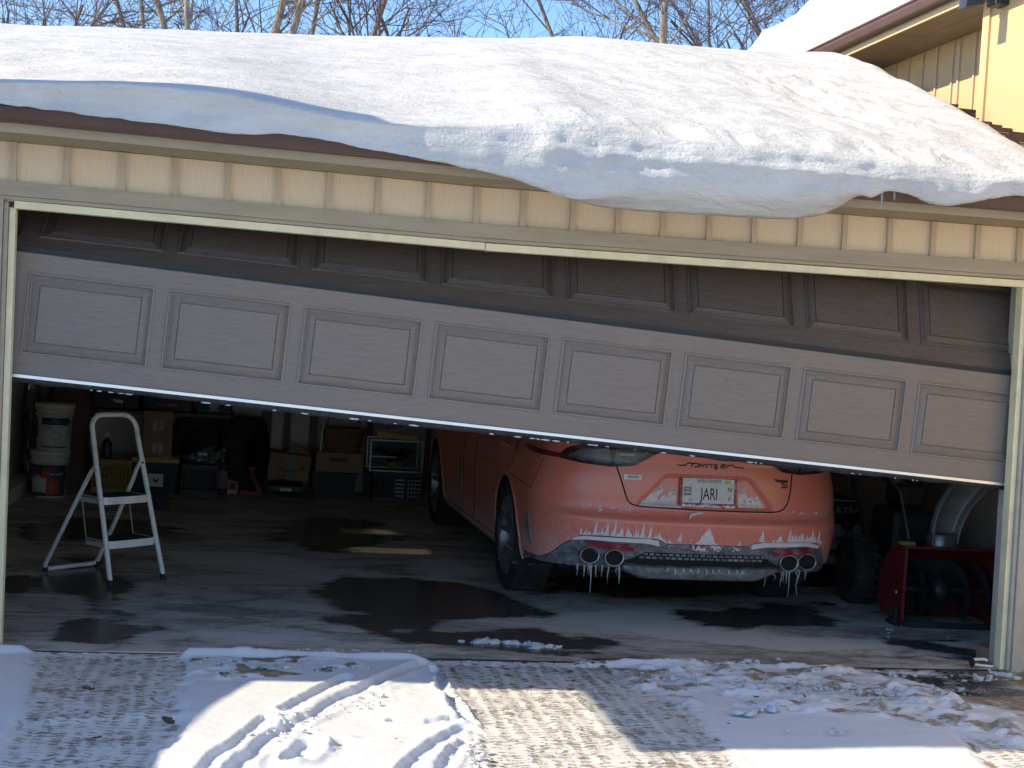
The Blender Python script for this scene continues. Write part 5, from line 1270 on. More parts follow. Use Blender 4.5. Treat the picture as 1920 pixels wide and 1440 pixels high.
# yellow milk crate with a spray bottle on it
def crate(name, label, cat, mat, x0, x1, y0, y1, z0, z1, nx=7, nz=6, group=None):
    t = thing(name, label, cat, ((x0+x1)/2, (y0+y1)/2, z0), 0, group); w, d, h = (x1-x0)/2, (y1-y0)/2, z1-z0; th = .012
    m = MB(); m.box(-w, w, -d, d, 0, .015); m.build('base', mat, t)
    for zz0, zz1 in ((.0151, .05), (h-.045, h)):
        m = MB(); m.box(-w, w, -d, -d+th, zz0, zz1); m.box(-w, w, d-th, d, zz0, zz1); m.box(-w, -w+th, -d+th, d-th, zz0, zz1); m.box(w-th, w, -d+th, d-th, zz0, zz1); m.build('rim', mat, t)
    for k in range(nx+1):
        x = -w+.008+(2*w-.016)*k/nx; m = MB(); m.box(x-.006, x+.006, -d+.002, -d+th-.002, .0502, h-.0452); m.build('upright', mat, t)
    for k in range(1, nz):
        zz = .05+(h-.095)*k/nz; m = MB(); m.box(-w+.003, w-.003, -d+.004, -d+th-.004, zz-.004, zz+.004); m.build('slat', mat, t)
    for s in (-1, 1):
        m = MB(); m.box(s*w-(.010 if s > 0 else 0), s*w+(.010 if s < 0 else 0), -d+th+.001, d-th-.001, .0503, h-.0453); m.build('side_panel', mat, t)
    m = MB(); m.box(-w+th, w-th, d-.010, d-.002, .0503, h-.0453); m.build('back_panel', mat, t)
    return t, w, d, h
Yc = 5.95
x0, x1 = span_(172, 246, 890, Yc); z1 = zat(208, 862, Yc)
t, w_, d_, h_ = crate('milk_crate', 'dull yellow slatted crate seen through the step ladder', 'crate', YCRATE, x0, x1, Yc, Yc+.33, 0, z1, 9, 7)
m = MB(); rg = random.Random(8)
for k in range(9): clod(m, rg.uniform(-.09, .09), -d_+.05, .12+rg.uniform(0, .08), .03, k*2.2, .9)
tag(m.build('crate_contents', WRAP, t, fix=False), kind='stuff')
def bottle(name, label, cat, x, y, z, r, h, mat, cap, lab=None, trig=False):
    t = thing(name, label, cat, (x, y, z)); m = MB(); m.lathe([(0, 0), (r*.95, 0), (r, .01), (r, h*.55), (r*.85, h*.66), (r*.4, h*.76), (r*.36, h*.86)], 20); m.build('body', mat, t)
    m = MB()
    if trig: m.box(-.012, .012, -.05, .03, h*.86, h*.97, 0, .004); m.box(-.006, .006, -.045, -.030, h*.70, h*.86); m.lathe([(r*.45, h*.80), (r*.45, h*.86), (0, h*.86)], 12)
    else: m.lathe([(r*.46, h*.83), (r*.46, h), (0, h)], 14)
    m.build('cap' if not trig else 'trigger', cap, t)
    if lab: m = MB(); m.lathe([(r+.0015, h*.12), (r+.0015, h*.5)], 20); m.build('label', lab, t)
q = P(199, 862, Y=Yc+.1); bottle('spray_can', 'dark bottle with a white collar standing on the yellow crate', 'bottle', q[0], Yc+.12, z1, .042, .22, BLACK, BUCKW, BUCKL)
# black tote with yellow lid, paper sign, carton on top
Yc = 6.0
x0, x1 = span_(248, 332, 900, Yc); z1 = zat(290, 868, Yc); z2 = zat(290, 858, Yc)
def tote(name, label, x0, x1, y0, y1, h, lid, lh, group='storage totes along the back wall'):
    t = thing(name, label, 'tote', ((x0+x1)/2, (y0+y1)/2, 0), 0, group); w, d = (x1-x0)/2, (y1-y0)/2
    m = MB(); m.hexa([(-w*.9, -d*.9, 0), (w*.9, -d*.9, 0), (w*.9, d*.9, 0), (-w*.9, d*.9, 0)], [(-w, -d, h), (w, -d, h), (w, d, h), (-w, d, h)])
    for k in range(5): x = -w*.7+w*1.4*k/4; m.hexa([(x-.008, -d*.9-.006, .02), (x+.008, -d*.9-.006, .02), (x+.008, -d*.9+.02, .02), (x-.008, -d*.9+.02, .02)], [(x-.008, -d-.006, h-.03), (x+.008, -d-.006, h-.03), (x+.008, -d+.02, h-.03), (x-.008, -d+.02, h-.03)])
    m.build('tub', BLACK, t)
    if lid: m = MB(); m.box(-w-.012, w+.012, -d-.012, d+.012, h+.001, h+lh, 0, .006); m.box(-w*.8, w*.8, -d*.8, d*.8, h+lh+.0, h+lh+.006); m.build('lid', lid, t)
    return t, w, d
t, w_, d_ = tote('storage_tote', 'black tote with a yellow lid bearing a white square sign', x0, x1, Yc, Yc+.42, z1, YLID, z2-z1)
sx0, sx1 = span_(278, 306, 900, Yc-.02); sz0, sz1 = zat(290, 914, Yc-.02), zat(290, 888, Yc-.02); ox, oy = (x0+x1)/2, Yc+.21
m = MB(); m.box(sx0-ox, sx1-ox, -d_-.024, -d_-.020, max(sz0, .07), sz1, 0); sg = m.build('sign_plate', PLATEW, t)
cxs, czs = (sx0+sx1)/2-ox, (max(sz0, .07)+sz1)/2
m = MB(); m.prism([(cxs-.030, czs+.020), (cxs, czs+.0), (cxs+.028, czs+.020), (cxs+.022, czs-.002), (cxs, czs-.022), (cxs-.022, czs-.002)], -d_-.0252, -d_-.0242, 'y'); m.build('sign_mark', INK, sg)
x0, x1 = span_(267, 322, 815, Yc+.05); z3 = zat(292, 771, Yc+.05)
t, w_, d_, h_ = bx_('carton_box', 'tall brown cardboard carton standing on the yellow tote lid', 'box', KRAFT, x0, x1, Yc+.05, Yc+.33, z2+.007, z3, .003, R(3))
for zf in (.58, .08):
    m = MB(); m.box(-.045, .045, -d_-.002, -d_-.0005, h_*zf, h_*zf+.085); l_ = m.build('tape_patch', TAPEL, t); m = MB(); m.box(-.008, .014, -d_-.003, -d_-.0022, h_*zf+.005, h_*zf+.08); m.build('tape_mark', INKG, l_)
q0 = P(297, 955, Z=0); m = MB(); t = thing('rubber_block', 'small black tapered rubber block on the floor before the yellow lidded tote', 'block', (q0[0], q0[1], 0)); 
m.hexa([(-.085, -.07, 0), (.085, -.07, 0), (.085, .07, 0), (-.085, .07, 0)], [(-.05, -.03, .12), (.045, -.03, .12), (.045, .05, .12), (-.05, .05, .12)]); m.box(-.07, .07, -.075, -.06, .01, .03); m.build('body', RUBBER, t)
# open black bin with wrapped plastic
Yc = 6.0
x0, x1 = span_(340, 408, 900, Yc); z1 = zat(380, 872, Yc)
t, w_, d_, h_ = crate('black_bin', 'open black bin holding crumpled clear plastic wrap', 'bin', BLACK, x0, x1, Yc, Yc+.36, 0, z1, 8, 5)
q = P(382, 850, Y=Yc+.15); m = MB(); rg = random.Random(2)
for k in range(16): clod(m, q[0]+rg.uniform(-.11, .11), Yc+.16+rg.uniform(-.08, .08), z1+rg.uniform(.0, .13)*(1-abs(k-8)/14), .06+.03*rg.random(), k*1.9, .9)
tag(m.build('plastic_wrap', WRAP, None, fix=False), 'crumpled clear plastic wrap heaped in the open black bin', 'plastic wrap')
# jug and yellow nozzle bottle
q = P(429, 926, Z=0); Yj = q[1]
x0, x1 = span_(411, 447, 900, Yj); hz = zat(430, 868, Yj); t = thing('oil_jug', 'tan jug with a red label and loop handle before the large tyre', 'jug', ((x0+x1)/2, Yj+.06, 0)); w = (x1-x0)/2
m = MB(); m.box(-w, w, -.06, .06, 0, hz*.78, 0, .014); m.hexa([(-w*.96, -.055, hz*.78-.001), (w*.96, -.055, hz*.78-.001), (w*.96, .055, hz*.78-.001), (-w*.96, .055, hz*.78-.001)], [(-w*.75, -.04, hz*.86), (w*.9, -.04, hz*.86), (w*.9, .04, hz*.86), (-w*.75, .04, hz*.86)]); m.build('body', JUGT, t)
m = MB(); m.tube([(-w*.1, 0, hz*.85), (-w*.02, 0, hz*.96), (w*.2, 0, hz), (w*.65, 0, hz), (w*.85, 0, hz*.95), (w*.85, 0, hz*.84)], .012, 8); m.build('handle', JUGT, t)
m = MB(); m.box(-w*.85, w*.88, -.0625, -.0605, hz*.12, hz*.72); lb = m.build('label', LABR, t)
for k, (a, b_, c, d) in enumerate(((-.5, .25, .54, .66), (-.75, .0, .40, .47), (-.6, .1, .26, .31), (.1, .75, .15, .36))):
    m = MB(); m.box(w*a, w*b_, -.0640, -.0626, hz*c, hz*d); m.build('label_print', JUGT if k < 3 else INK, lb)
q = P(418, 866, Y=6.15); bottle('squeeze_bottle', 'dark bottle with a yellow nozzle behind the tan jug', 'bottle', q[0], 6.25, 0, .05, zat(417, 838, 6.25), BLACK, YNOZ, RAG, True)
# jack stand
q = P(470, 926, Z=0); t = thing('jack_stand', 'dark red jack stand on the floor beside the large tyre', 'jack stand', (q[0], q[1]+.08, 0)); hz = zat(468, 876, q[1]+.08)
for sx_ in (-1, 1):
    for sy_ in (-1, 1):
        m = MB(); a, b_ = .085*sx_, .07*sy_; m.hexa([(a-.02, b_-.02, 0), (a+.02, b_-.02, 0), (a+.02, b_+.02, 0), (a-.02, b_+.02, 0)], [(a*.28-.014, b_*.28-.014, hz*.62), (a*.28+.014, b_*.28-.014, hz*.62), (a*.28+.014, b_*.28+.014, hz*.62), (a*.28-.014, b_*.28+.014, hz*.62)]); m.build('leg', JRED, t)
m = MB(); m.lathe([(.036, hz*.5), (.030, hz*.72), (.022, hz*.73), (.022, hz*.93)], 14); m.build('column', JRED, t); m = MB(); m.hexa([(-.02, -.02, hz*.93), (.02, -.02, hz*.93), (.02, .02, hz*.93), (-.02, .02, hz*.93)], [(-.04, -.02, hz), (.04, -.02, hz), (.04, .02, hz), (-.04, .02, hz)]); m.build('saddle', JRED, t)
m = MB(); m.prism([(-.10, .0), (.10, 0), (.075, .02), (-.075, .02)], -.075, -.068, 'y'); m.build('foot_bar', JRED, t)
# tyres
def big_tyre(label, x, y, r, w, rz):
    t = thing('loose_tyre', label, 'tyre', (x, y, 0), rz, 'loose tyres by the back wall'); m = MB()
    m.lathe([(r*.60, -w*.42), (r*.78, -w*.52), (r*.93, -w*.50), (r*.985, -w*.40), (r, -w*.2), (r, w*.2), (r*.985, w*.40), (r*.93, w*.5), (r*.78, w*.52), (r*.60, w*.42)], 48, (0, 0, r), 'x'); m.build('carcass', TYRE, t, fix=False)
    m = MB()
    for k in range(48):
        a = 2*math.pi*k/48; c = []
        for rr_ in (r*.985, r*1.012):
            for xx, o in ((-w*.45, -.04), (w*.45, .04)):
                for dd in (-.022, .022): c.append((xx, rr_*math.cos(a+o+dd), r+rr_*math.sin(a+o+dd)))
        m.add(c, [(4, 5, 7, 6), (0, 1, 5, 4), (2, 6, 7, 3), (0, 4, 6, 2), (1, 3, 7, 5)])
    tag(m.build('tread', TYRE, t, fix=False), kind='stuff')
    m = MB(); m.lathe([(r*.60, -w*.1), (r*.5, -w*.2), (0, -w*.2)], 32, (0, 0, r), 'x'); m.lathe([(r*.60, w*.1), (r*.5, w*.2), (0, w*.2)], 32, (0, 0, r), 'x'); m.build('dark_disc', BLACK, t)  # black discs added to make the tyre hole read dark
x0, x1 = span_(428, 492, 850, 6.35); big_tyre('large black tyre standing edge on, nearer the jack stand', (x0+x1)/2, 6.5, zat(460, 782, 6.4)/2, .22, R(-22))
x0, x1 = span_(330, 430, 850, 6.6); big_tyre('large black tyre standing flat against the back wall behind the plastic wrap', (x0+x1)/2, 6.72, zat(380, 776, 6.6)/2, .22, R(78))
# wall shelf with black cases
x0, x1 = span_(150, 442, 750, 6.7); zs = zat(300, 778, 6.6)
t = thing('wall_shelf', 'black shelf on the back wall above the cartons', 'shelf', ((x0+x1)/2, 6.74, zs)); w = (x1-x0)/2
m = MB(); m.box(-w, w, -.2, .2, .0, .03); m.build('board', DSTEEL, t)
for xx in (-w*.85, w*.1, w*.9): m = MB(); m.box(xx-.012, xx+.012, -.17, .19, -.17, -.001); m.build('bracket', DSTEEL, t)
for k, (a, b_, lab) in enumerate(((155, 262, 'left black case on the wall shelf with a small white tag'), (268, 362, 'middle black case on the wall shelf with faint red lettering'), (368, 436, 'right black case on the wall shelf with a pale oval badge'))):
    xa, xb = span_(a, b_, 755, 6.58); c, w_, d_, h_ = bx_('tool_case', lab, 'case', BLACK, xa, xb, 6.58, 6.9, zs+.031, zs+.33, .012, 0, 'cases on the wall shelf')
    if k == 0: m = MB(); m.hexa([(.02, -d_-.004, .07), (.10, -d_-.004, .055), (.10, -d_-.001, .055), (.02, -d_-.001, .07)], [(.01, -d_-.004, .095), (.10, -d_-.004, .085), (.10, -d_-.001, .085), (.01, -d_-.001, .095)]); m.build('tag', PLATEW, c)
    elif k == 1:
        text('MS REAL', .05, 'lettering', RAG, c, Matrix.Translation((.0, -d_-.002, .07)) @ UPRIGHT, .001, 1.1, .001) if 0 else None
        for j, (u, v) in enumerate(((-.06, .035), (.045, .05))): m = MB(); m.box(u-v, u+v, -d_-.003, -d_-.001, .045, .075); m.build('faded_print', INKR, c)
    else:
        m = MB(); m.lathe([(0, 0), (.045, 0), (.042, -.004), (0, -.004)], 20, (.0, -d_-.002, .085), 'y'); o = m.build('badge', BUCKP, c); m = MB(); m.box(-.045, .045, -d_-.003, -d_-.001, .035, .043); m.build('badge_line', BUCKP, c)
# shelving uprights on the wall
t = thing('shelving_rack', 'dark slotted steel shelving uprights against the back wall', 'shelving', (P(540, 800, Y=6.8)[0], 6.85, 0))
for px_, wd_ in ((497, .03), (507, .012), (537, .016), (543, .010), (589, .035), (695, .03), (806, .02)):
    xx = P(px_, 790, Y=6.8)[0]-t.location.x; m = MB(); m.box(xx-wd_, xx+wd_, -.03, .03, 0, 2.2); m.build('upright', DSTEEL, t)
for zz in (1.30, 1.75): m = MB(); m.box(-.3, 2.2, -.028, .028, zz, zz+.03); m.build('rail', DSTEEL, t)
# smile box on a low dolly
Yc = 6.25
x0, x1 = span_(500, 578, 900, Yc); zb0 = zat(540, 910, Yc)
c, w_, d_, h_ = bx_('low_dolly', 'low black wheeled platform under the tilted carton', 'dolly', BLACK, x0+.02, x1-.04, Yc+.0, Yc+.4, .04, max(.06, zb0-.005), .004)
for s in (-1, 1): m = MB(); m.lathe([(0, -.015), (.035, -.015), (.035, .015), (0, .015)], 14, (s*w_*.7, -d_+.05, -.005), 'x'); m.build('wheel', RUBBER, c)
m = MB(); m.box(-.05, .05, -d_-.003, -d_-.001, .004, .032); m.build('label', PLATEW, c)
zb0 = max(.06, zb0-.005)+.04*0
zt = zat(540, 853, Yc)
t = thing('arrow_carton', 'tilted brown cardboard carton with dark tape and a curved arrow', 'box', ((x0+x1)/2, Yc+.18, zb0+.045+.003)); w, h = (x1-x0)/2, zt-zb0-.05
t.rotation_euler = (0, R(5), 0)
t.location.z = zb0+.045+w*math.sin(R(5))*.6
m = MB(); m.box(-w, w, -.16, .16, 0, h, 0, .003); m.build('carton', KRAFT, t)
m = MB(); m.box(-w*.14, w*.18, -.1615, -.1602, .0, h+.001); m.build('tape', TAPE, t)
m = MB(); m.lathe([(0, 0), (.02, 0), (.02, -.001), (0, -.001)], 14, (w*.02, -.1617, h*.78), 'y'); m.lathe([(0, 0), (.018, 0), (.018, -.001), (0, -.001)], 14, (w*.02, -.1617, h*.55), 'y'); m.build('tape_mark', INKG, t)
m = MB(); pts = [(-w*.55+w*1.25*k/14, -.1622, h*(.52-.20*math.sin(math.pi*(k/14)**.8)+.02*k/14)) for k in range(15)]; m.tube(pts, [.0035+.003*math.sin(math.pi*k/14) for k in range(15)], 6); m.tube([(w*.50, -.1622, h*.56), (w*.73, -.1622, h*.575), (w*.66, -.1622, h*.40)], .004, 6); m.build('curved_arrow', INK, t)
m = MB(); m.hexa([(-w*.2, .0, h), (w*.98, .0, h), (w*.98, .01, h), (-w*.2, .01, h)], [(w*.2, .05, h+.10), (w*.98, .12, h+.03), (w*.98, .13, h+.03), (w*.2, .06, h+.10)]); m.build('flap', KRAFT, t)
# tote with carton and basket
Yc = 6.2
x0, x1 = span_(584, 668, 915, Yc); z1 = zat(630, 890, Yc); tote('storage_tote', 'black lidded tote under the wide flat carton', x0, x1, Yc, Yc+.42, z1, DSTEEL, .02)
x0, x1 = span_(592, 680, 870, Yc); z2 = zat(630, 849, Yc)
t, w_, d_, h_ = bx_('carton_box', 'wide flat cardboard carton on the black tote under a wicker basket', 'box', KRAFT, x0, x1, Yc-.0, Yc+.36, z1+.022, z2, .003)
m = MB(); m.box(-w_*.4, w_*.35, -d_-.002, -d_-.0006, h_*.55, h_*.75); m.build('faded_print', PAPERB, t)
t = thing('wicker_basket', 'brown wicker basket on the wide flat carton', 'basket', ((x0+x1)/2+.03, Yc+.18, z2+.001))
V = []; n = 40; w, hh = (x1-x0)/2*.95, .22
for j in range(9):
    f = .78+.22*j/8
    for i in range(n): a = 2*math.pi*i/n; V.append((w*f*math.cos(a), .15*f*math.sin(a), hh*j/8+.004*math.sin(i*math.pi/1)*(1 if j % 2 else -1)))
m = MB(); m.add(V, [(j*n+i, j*n+(i+1) % n, (j+1)*n+(i+1) % n, (j+1)*n+i) for j in range(8) for i in range(n)], 0, True); m.build('weave', WICK, t)
for j in range(8):
    f = .785+.22*j/8; m = MB(); m.tube([(w*f*math.cos(a), .15*f*math.sin(a), hh*(j+.5)/8+.004*math.sin(9*a+j*math.pi)) for a in np.linspace(0, 2*math.pi, 41)], .010, 5, 0, False); m.build('woven_hoop', WICK, t)
m = MB(); m.tube([(w*.8, 0, hh*.9), (w*.6, 0, hh+.16), (.02, 0, hh+.22), (-w*.6, 0, hh+.16), (-w*.8, 0, hh*.9)], .013, 6); m.build('handle', WICK, t)
m = MB(); m.tube([(-w*1.02, -.14, -.0), (-w*.98, -.13, .17), (-w*.9, -.10, .30)], .006, 6); o = m.build('white_rod', WPAINT, None); o.location = t.location; tag(o, 'thin white rod standing beside the wicker basket', 'rod')
# wire bin with yellow level, black crate below
Yc = 6.1
x0, x1 = span_(700, 790, 910, Yc); zc = zat(745, 886, Yc)
t, w_, d_, h_ = crate('milk_crate', 'black crate with pale grid panels under the clear framed bin', 'crate', BLACK, x0, x1, Yc, Yc+.36, 0, zc, 8, 6)
for (a, b_) in ((-.1, .30), (.42, .98)):
    for k in range(4):
        for j in range(5):
            x = w_*(a+(b_-a)*k/4); zz = h_*.2+h_*.13*j; m = MB(); m.box(x, x+.018, -d_-.003, -d_-.001, zz, zz+.014); m.build('grid_cell', NETW, t)
xb0, xb1 = span_(695, 792, 850, Yc+.02); zt = zat(745, 826, Yc+.02)
t = thing('framed_bin', 'grey framed bin of oddments with a yellow level across its top', 'bin', ((xb0+xb1)/2, Yc+.2, zc+.002)); w, h = (xb1-xb0)/2, zt-zc
for x in (-w, w):
    for y in (-.18, .18): m = MB(); m.box(x-.006, x+.006, y-.006, y+.006, 0, h); m.build('post', NETW, t)
for zz in (.0, h-.012):
    for y in (-.18, .18): m = MB(); m.box(-w+.007, w-.007, y-.005, y+.005, zz, zz+.012); m.build('bar', NETW, t)
m = MB(); m.box(-w+.007, w-.007, .17, .175, .013, h-.013); m.build('back_panel', BLACK, t)  # black sheet added to darken the view through the bin
m = MB(); m.box(-w+.007, w*.0, -.181, -.176, h*.45, h*.45+.008); m.build('bar', NETW, t)
m = MB(); rg = random.Random(6)
for k in range(10): clod(m, rg.uniform(-w*.7, w*.7), rg.uniform(-.1, .1), .05+rg.random()*h*.5, .055, k*3.7, .8)
tag(m.build('oddments', BLACK, t, fix=False), kind='stuff')
q = P(742, 872, Y=Yc); m = MB(); rg = random.Random(7)
for k in range(14): m.tube([(0, 0, 0), (rg.uniform(-.05, .05), rg.uniform(-.02, .02), .04), (rg.uniform(-.07, .07), 0, .085*rg.random())], .007, 5)
o = m.build('yellow_cord', YCRATE, None); o.location = (q[0], Yc+.06, zc+.03); tag(o, 'bundle of dull yellow cord inside the framed bin', 'cord')
x0, x1 = span_(707, 784, 828, Yc+.1); m = MB(); m.hexa([(x0, Yc+.06, zt+.02), (x1, Yc+.06, zt-.002), (x1, Yc+.11, zt-.002), (x0, Yc+.11, zt+.02)], [(x0, Yc+.06, zt+.075), (x1, Yc+.06, zt+.035), (x1, Yc+.11, zt+.035), (x0, Yc+.11, zt+.075)]); m.box(x0+.03, x0+.10, Yc+.055, Yc+.115, zt+.022, zt+.072)
tag(m.build('spirit_level', YLID), 'yellow spirit level lying on the framed bin', 'level')
q = P(735, 806, Y=Yc+.2); m = MB(); rg = random.Random(9)
for k in range(8): clod(m, q[0]+rg.uniform(-.14, .14), Yc+.24+rg.uniform(-.05, .05), zt+.10+rg.uniform(0, .10), .075, k*4.1, .8)
tag(m.build('rags', RAG, None, fix=False), 'heap of dull pink rags above the yellow level', 'rags')

# ================================================================== SNOW BLOWER
BA = P(1688, 1176, Z=0); BB = P(1873, 1186, Z=0)
bl = thing('snow_blower', 'red snow blower with a grey discharge chute parked by the right wall', 'snow blower', (float(BA[0]), float(BA[1]), 0), math.atan2(BB[1]-BA[1], BB[0]-BA[0])*.4)
BW = float(np.hypot(*(BB-BA)[:2])); BH = zat(1775, 1030, BA[1]); BD = .38
prof_h = [(0, .02), (0, BH), (.05, BH), (.14, BH*.98), (.25, BH*.88), (.34, BH*.68), (.37, BH*.45), (.36, BH*.22), (.30, .03)]
for x in (0, BW-.012):
    m = MB(); m.prism([(a, b_) for a, b_ in prof_h], x, x+.012, 'x'); m.build('side_plate', BRED, bl)
m = MB(); V = []
for x in np.linspace(.013, BW-.013, 10):
    for a, b_ in prof_h[1:]: V.append((x, a+.004, b_-.003 if a < .3 else b_))
m.grid(V, 10, len(prof_h)-1, 0, True); m.build('auger_housing', BRED, bl)
m = MB(); m.box(-.004, BW+.004, -.008, .02, BH-.002, BH+.012); m.build('top_lip', BRED, bl); 
for x in (-.006, BW-.012): m = MB(); m.box(x, x+.018, -.010, .003, .03, BH-.004); m.build('edge_flange', BRED, bl)
m = MB(); m.box(.02, BW-.02, -.012, .012, .004, .035); m.build('scraper_bar', DSTEEL, bl)
ac = (.17, .20)
m = MB(); m.tube([(.013, *ac), (BW-.013, *ac)], .020, 12); m.build('auger_shaft', DSTEEL, bl)
for s in (-1, 1):
    m = MB(); V = []; n = 60
    for i in range(n):
        t = i/(n-1); x = BW/2+s*(.07+t*(BW/2-.09)); a = s*t*2*math.pi*1.6+.6
        for rr_ in (.095, .165): V.append((x, ac[0]+rr_*math.cos(a), ac[1]+rr_*math.sin(a)))
    m.grid(V, n, 2, 0, True); V2 = [(x+.006, y, z) for x, y, z in V]; m.grid(V2, n, 2, 0, True, True); m.build('auger_blade', DSTEEL, bl)
m = MB(); m.lathe([(0, -.06), (.06, -.05), (.075, 0), (.06, .05), (0, .06)], 18, (BW/2, *ac), 'x'); m.build('gear_case', DSTEEL, bl)
m = MB(); m.lathe([(.20, .30), (.20, .52), (0, .52)], 28, (BW/2, 0, .235), 'y'); m.lathe([(.20, .30), (.17, .295), (.0, .335)], 28, (BW/2, 0, .235), 'y'); m.build('impeller_drum', BLACK, bl)
for x in (-.03, BW+.004):
    m = MB(); m.box(x, x+.026, .0, .16, .0, .02, 0, .004); m.box(x+.004, x+.02, .03, .12, .02, .10); m.build('skid_shoe', DSTEEL, bl)
m = MB(); m.lathe([(0, -.01), (.012, -.01), (.012, .0)], 8, (.0-.012, .06, BH*.42), 'x'); m.build('bolt', STEEL, bl)
cb = P(1763, 1022, Y=BA[1]+.30); o = bl
inv = Matrix.Rotation(-bl.rotation_euler.z, 4, 'Z') @ Matrix.Translation((-bl.location.x, -bl.location.y, 0))
def L_(p): return inv @ Vector(p)
m = MB(); c0 = L_(cb); m.lathe([(.085, BH-.03), (.085, BH+.05), (.075, BH+.06), (.075, BH+.035)], 20, (c0.x, c0.y, 0)); m.build('chute_ring', STEEL, bl)
cen = [P(*p, Y=BA[1]+.30+dy) for p, dy in (((1766, 1020), 0), ((1768, 990), .0), ((1778, 958), -.01), ((1797, 928), -.03), ((1826, 898), -.06), ((1862, 868), -.10))]
cen = [L_(p) for p in cen]; m = MB(); n = 22; wch = [.075, .084, .088, .088, .086, .084]
def resamp(pts, ws, n):
    d = [0]
    for a, b_ in zip(pts[:-1], pts[1:]): d.append(d[-1]+(b_-a).length)
    t = np.linspace(0, d[-1], n); return [Vector([float(np.interp(x, d, [p[k] for p in pts])) for k in range(3)]) for x in t], np.interp(t, d, ws)
cp, cw = resamp(cen, wch, n); V = []; Vo = []; prof_c = [(-1, .9), (-1, .05), (-.93, -.12), (-.8, -.2), (.8, -.2), (.93, -.12), (1, .05), (1, .9)]
for i, p in enumerate(cp):
    tn = (cp[min(i+1, n-1)]-cp[max(0, i-1)]).normalized(); lat = Vector((0, -1, .0)); lat = (lat-tn*lat.dot(tn)).normalized(); nr = tn.cross(lat)
    for a, b_ in prof_c: V.append(p+lat*a*cw[i]*.8*0+lat*(-b_)*cw[i]*.9*-1*1.0+nr*a*cw[i])
m.grid(V, n, len(prof_c), 0, True); V2 = [v+Vector((0, .0, .0)) for v in V]; ch = m.build('chute', CHUTE, bl)
sm_ = ch.modifiers.new('thick', 'SOLIDIFY'); sm_.thickness = .004
m = MB(); m.box(.15, BW-.15, .54, .95, .30, .62, 0, .03); m.box(.2, BW-.2, .58, .88, .62, .80, 0, .04); m.lathe([(.09, .0), (.09, .14), (0, .14)], 18, (BW*.36, .72, .78)); m.build('engine', BLACK, bl)
for s in (0, 1):
    x = .02 if s == 0 else BW-.02-.15; m = MB(); m.lathe([(.10, -.06), (.15, -.075), (.195, -.07), (.205, -.04), (.205, .04), (.195, .07), (.15, .075), (.10, .06)], 36, (x+.0, .78, .205), 'x')
    for k in range(20):
        a = 2*math.pi*k/20; c = []
        for rr_ in (.20, .222):
            for xx, o_ in ((-.07, -.10), (.07, .10)):
                for dd in (-.055, .055): c.append((x+xx, .78+rr_*math.cos(a+o_+dd), .213+rr_*math.sin(a+o_+dd)))
        m.add(c, [(4, 5, 7, 6), (0, 1, 5, 4), (2, 6, 7, 3), (0, 4, 6, 2), (1, 3, 7, 5)])
    m.build('wheel', TYRE, bl, fix=False)
for x in (.08, BW-.12): m = MB(); m.tube([(x, .85, .40), (x, 1.15, .80), (x, 1.3, 1.02)], .013, 8); m.build('handle_bar', DSTEEL, bl)
m = MB(); m.tube([(BW*.32, .40, BH), (BW*.26, .5, BH+.28), (BW*.24, .9, BH+.42)], .006, 6); m.build('crank_rod', STEEL, bl)
m = MB(); m.box(.02, .10, .10, .16, BH+.0, BH+.022); m.build('clip_tool', YCRATE, bl)
# blower left wheel big, seen between car and blower; hang tag
q = P(1656, 968, Y=1.9); t = thing('hang_tag', 'small orange tag on a dark cord behind the snow blower', 'tag', tuple(q))
m = MB(); m.lathe([(0, -.004), (.022, -.004), (.026, .0), (.022, .004), (0, .004)], 14, (0, 0, 0), 'y'); m.build('disc', ORANGE, t); t.scale = (.8, 1, 1.5)
m = MB(); m.tube([(-.012, 0, -.03), (-.02, 0, -.07), (.004, 0, -.14), (0, 0, -.40), (-.01, 0, -.55)], .005, 6); m.build('cord', NETW, t)
# machine beside the car: dark hood lettered ULTRA over pale panels
Yc = 2.6
x0, x1 = span_(1500, 1612, 1000, Yc); zg = lambda py: zat(1580, py, Yc)
t = thing('yard_machine', 'dark machine lettered ULTRA with pale lower panels between the car and the snow blower', 'machine', ((x0+x1)/2, Yc+.3, 0)); w = (x1-x0)/2
m = MB(); m.box(-w, w, -.3, .3, zg(980), zg(935), 0, .02); m.build('hood', BLACK, t)
m = MB(); m.box(-w, w, -.305, -.285, zg(940)+.0, zg(937)); m.build('trim_strip', NETW, t)
m = MB(); m.hexa([(-w*.9, -.29, zg(1035)), (w, -.29, zg(1028)), (w, .25, zg(1028)), (-w*.9, .25, zg(1035))], [(-w*.9, -.3, zg(984)), (w, -.3, zg(984)), (w, .25, zg(984)), (-w*.9, .25, zg(984))]); m.build('side_panel', PALEP, t)
m = MB(); m.box(-w, w*.96, -.31, .2, zg(1058), zg(1040), 0, .01); m.build('lower_panel', PALEP, t)
m = MB(); m.lathe([(0, -.34), (.035, -.34), (.042, -.33), (.042, -.30)], 16, (w*.55, 0, zg(984)), 'y'); m.build('knob', BLACK, t)
m = MB(); m.tube([(w*.2, -.305, zg(1012)), (w*.6, -.305, zg(1006)), (w*.85, -.305, zg(1014))], .010, 6); m.tube([(w*.25, -.305, zg(1020)), (w*.85, -.305, zg(1022))], .008, 6); m.build('printed_swirl', BRED, t)
px_u = P(1586, 956, Y=Yc)[0]-t.location.x
text('ULTRA', .060, 'lettering', NETW, t, Matrix.Translation((px_u, -.303, zat(1577, 957, Yc))) @ UPRIGHT, .001, 1.15, .0012)
for s in (-1, 1): m = MB(); m.lathe([(0, -.05), (.14, -.05), (.15, 0), (.14, .05), (0, .05)], 24, (s*w*.8, .0, .15), 'x'); m.build('wheel', TYRE, t)
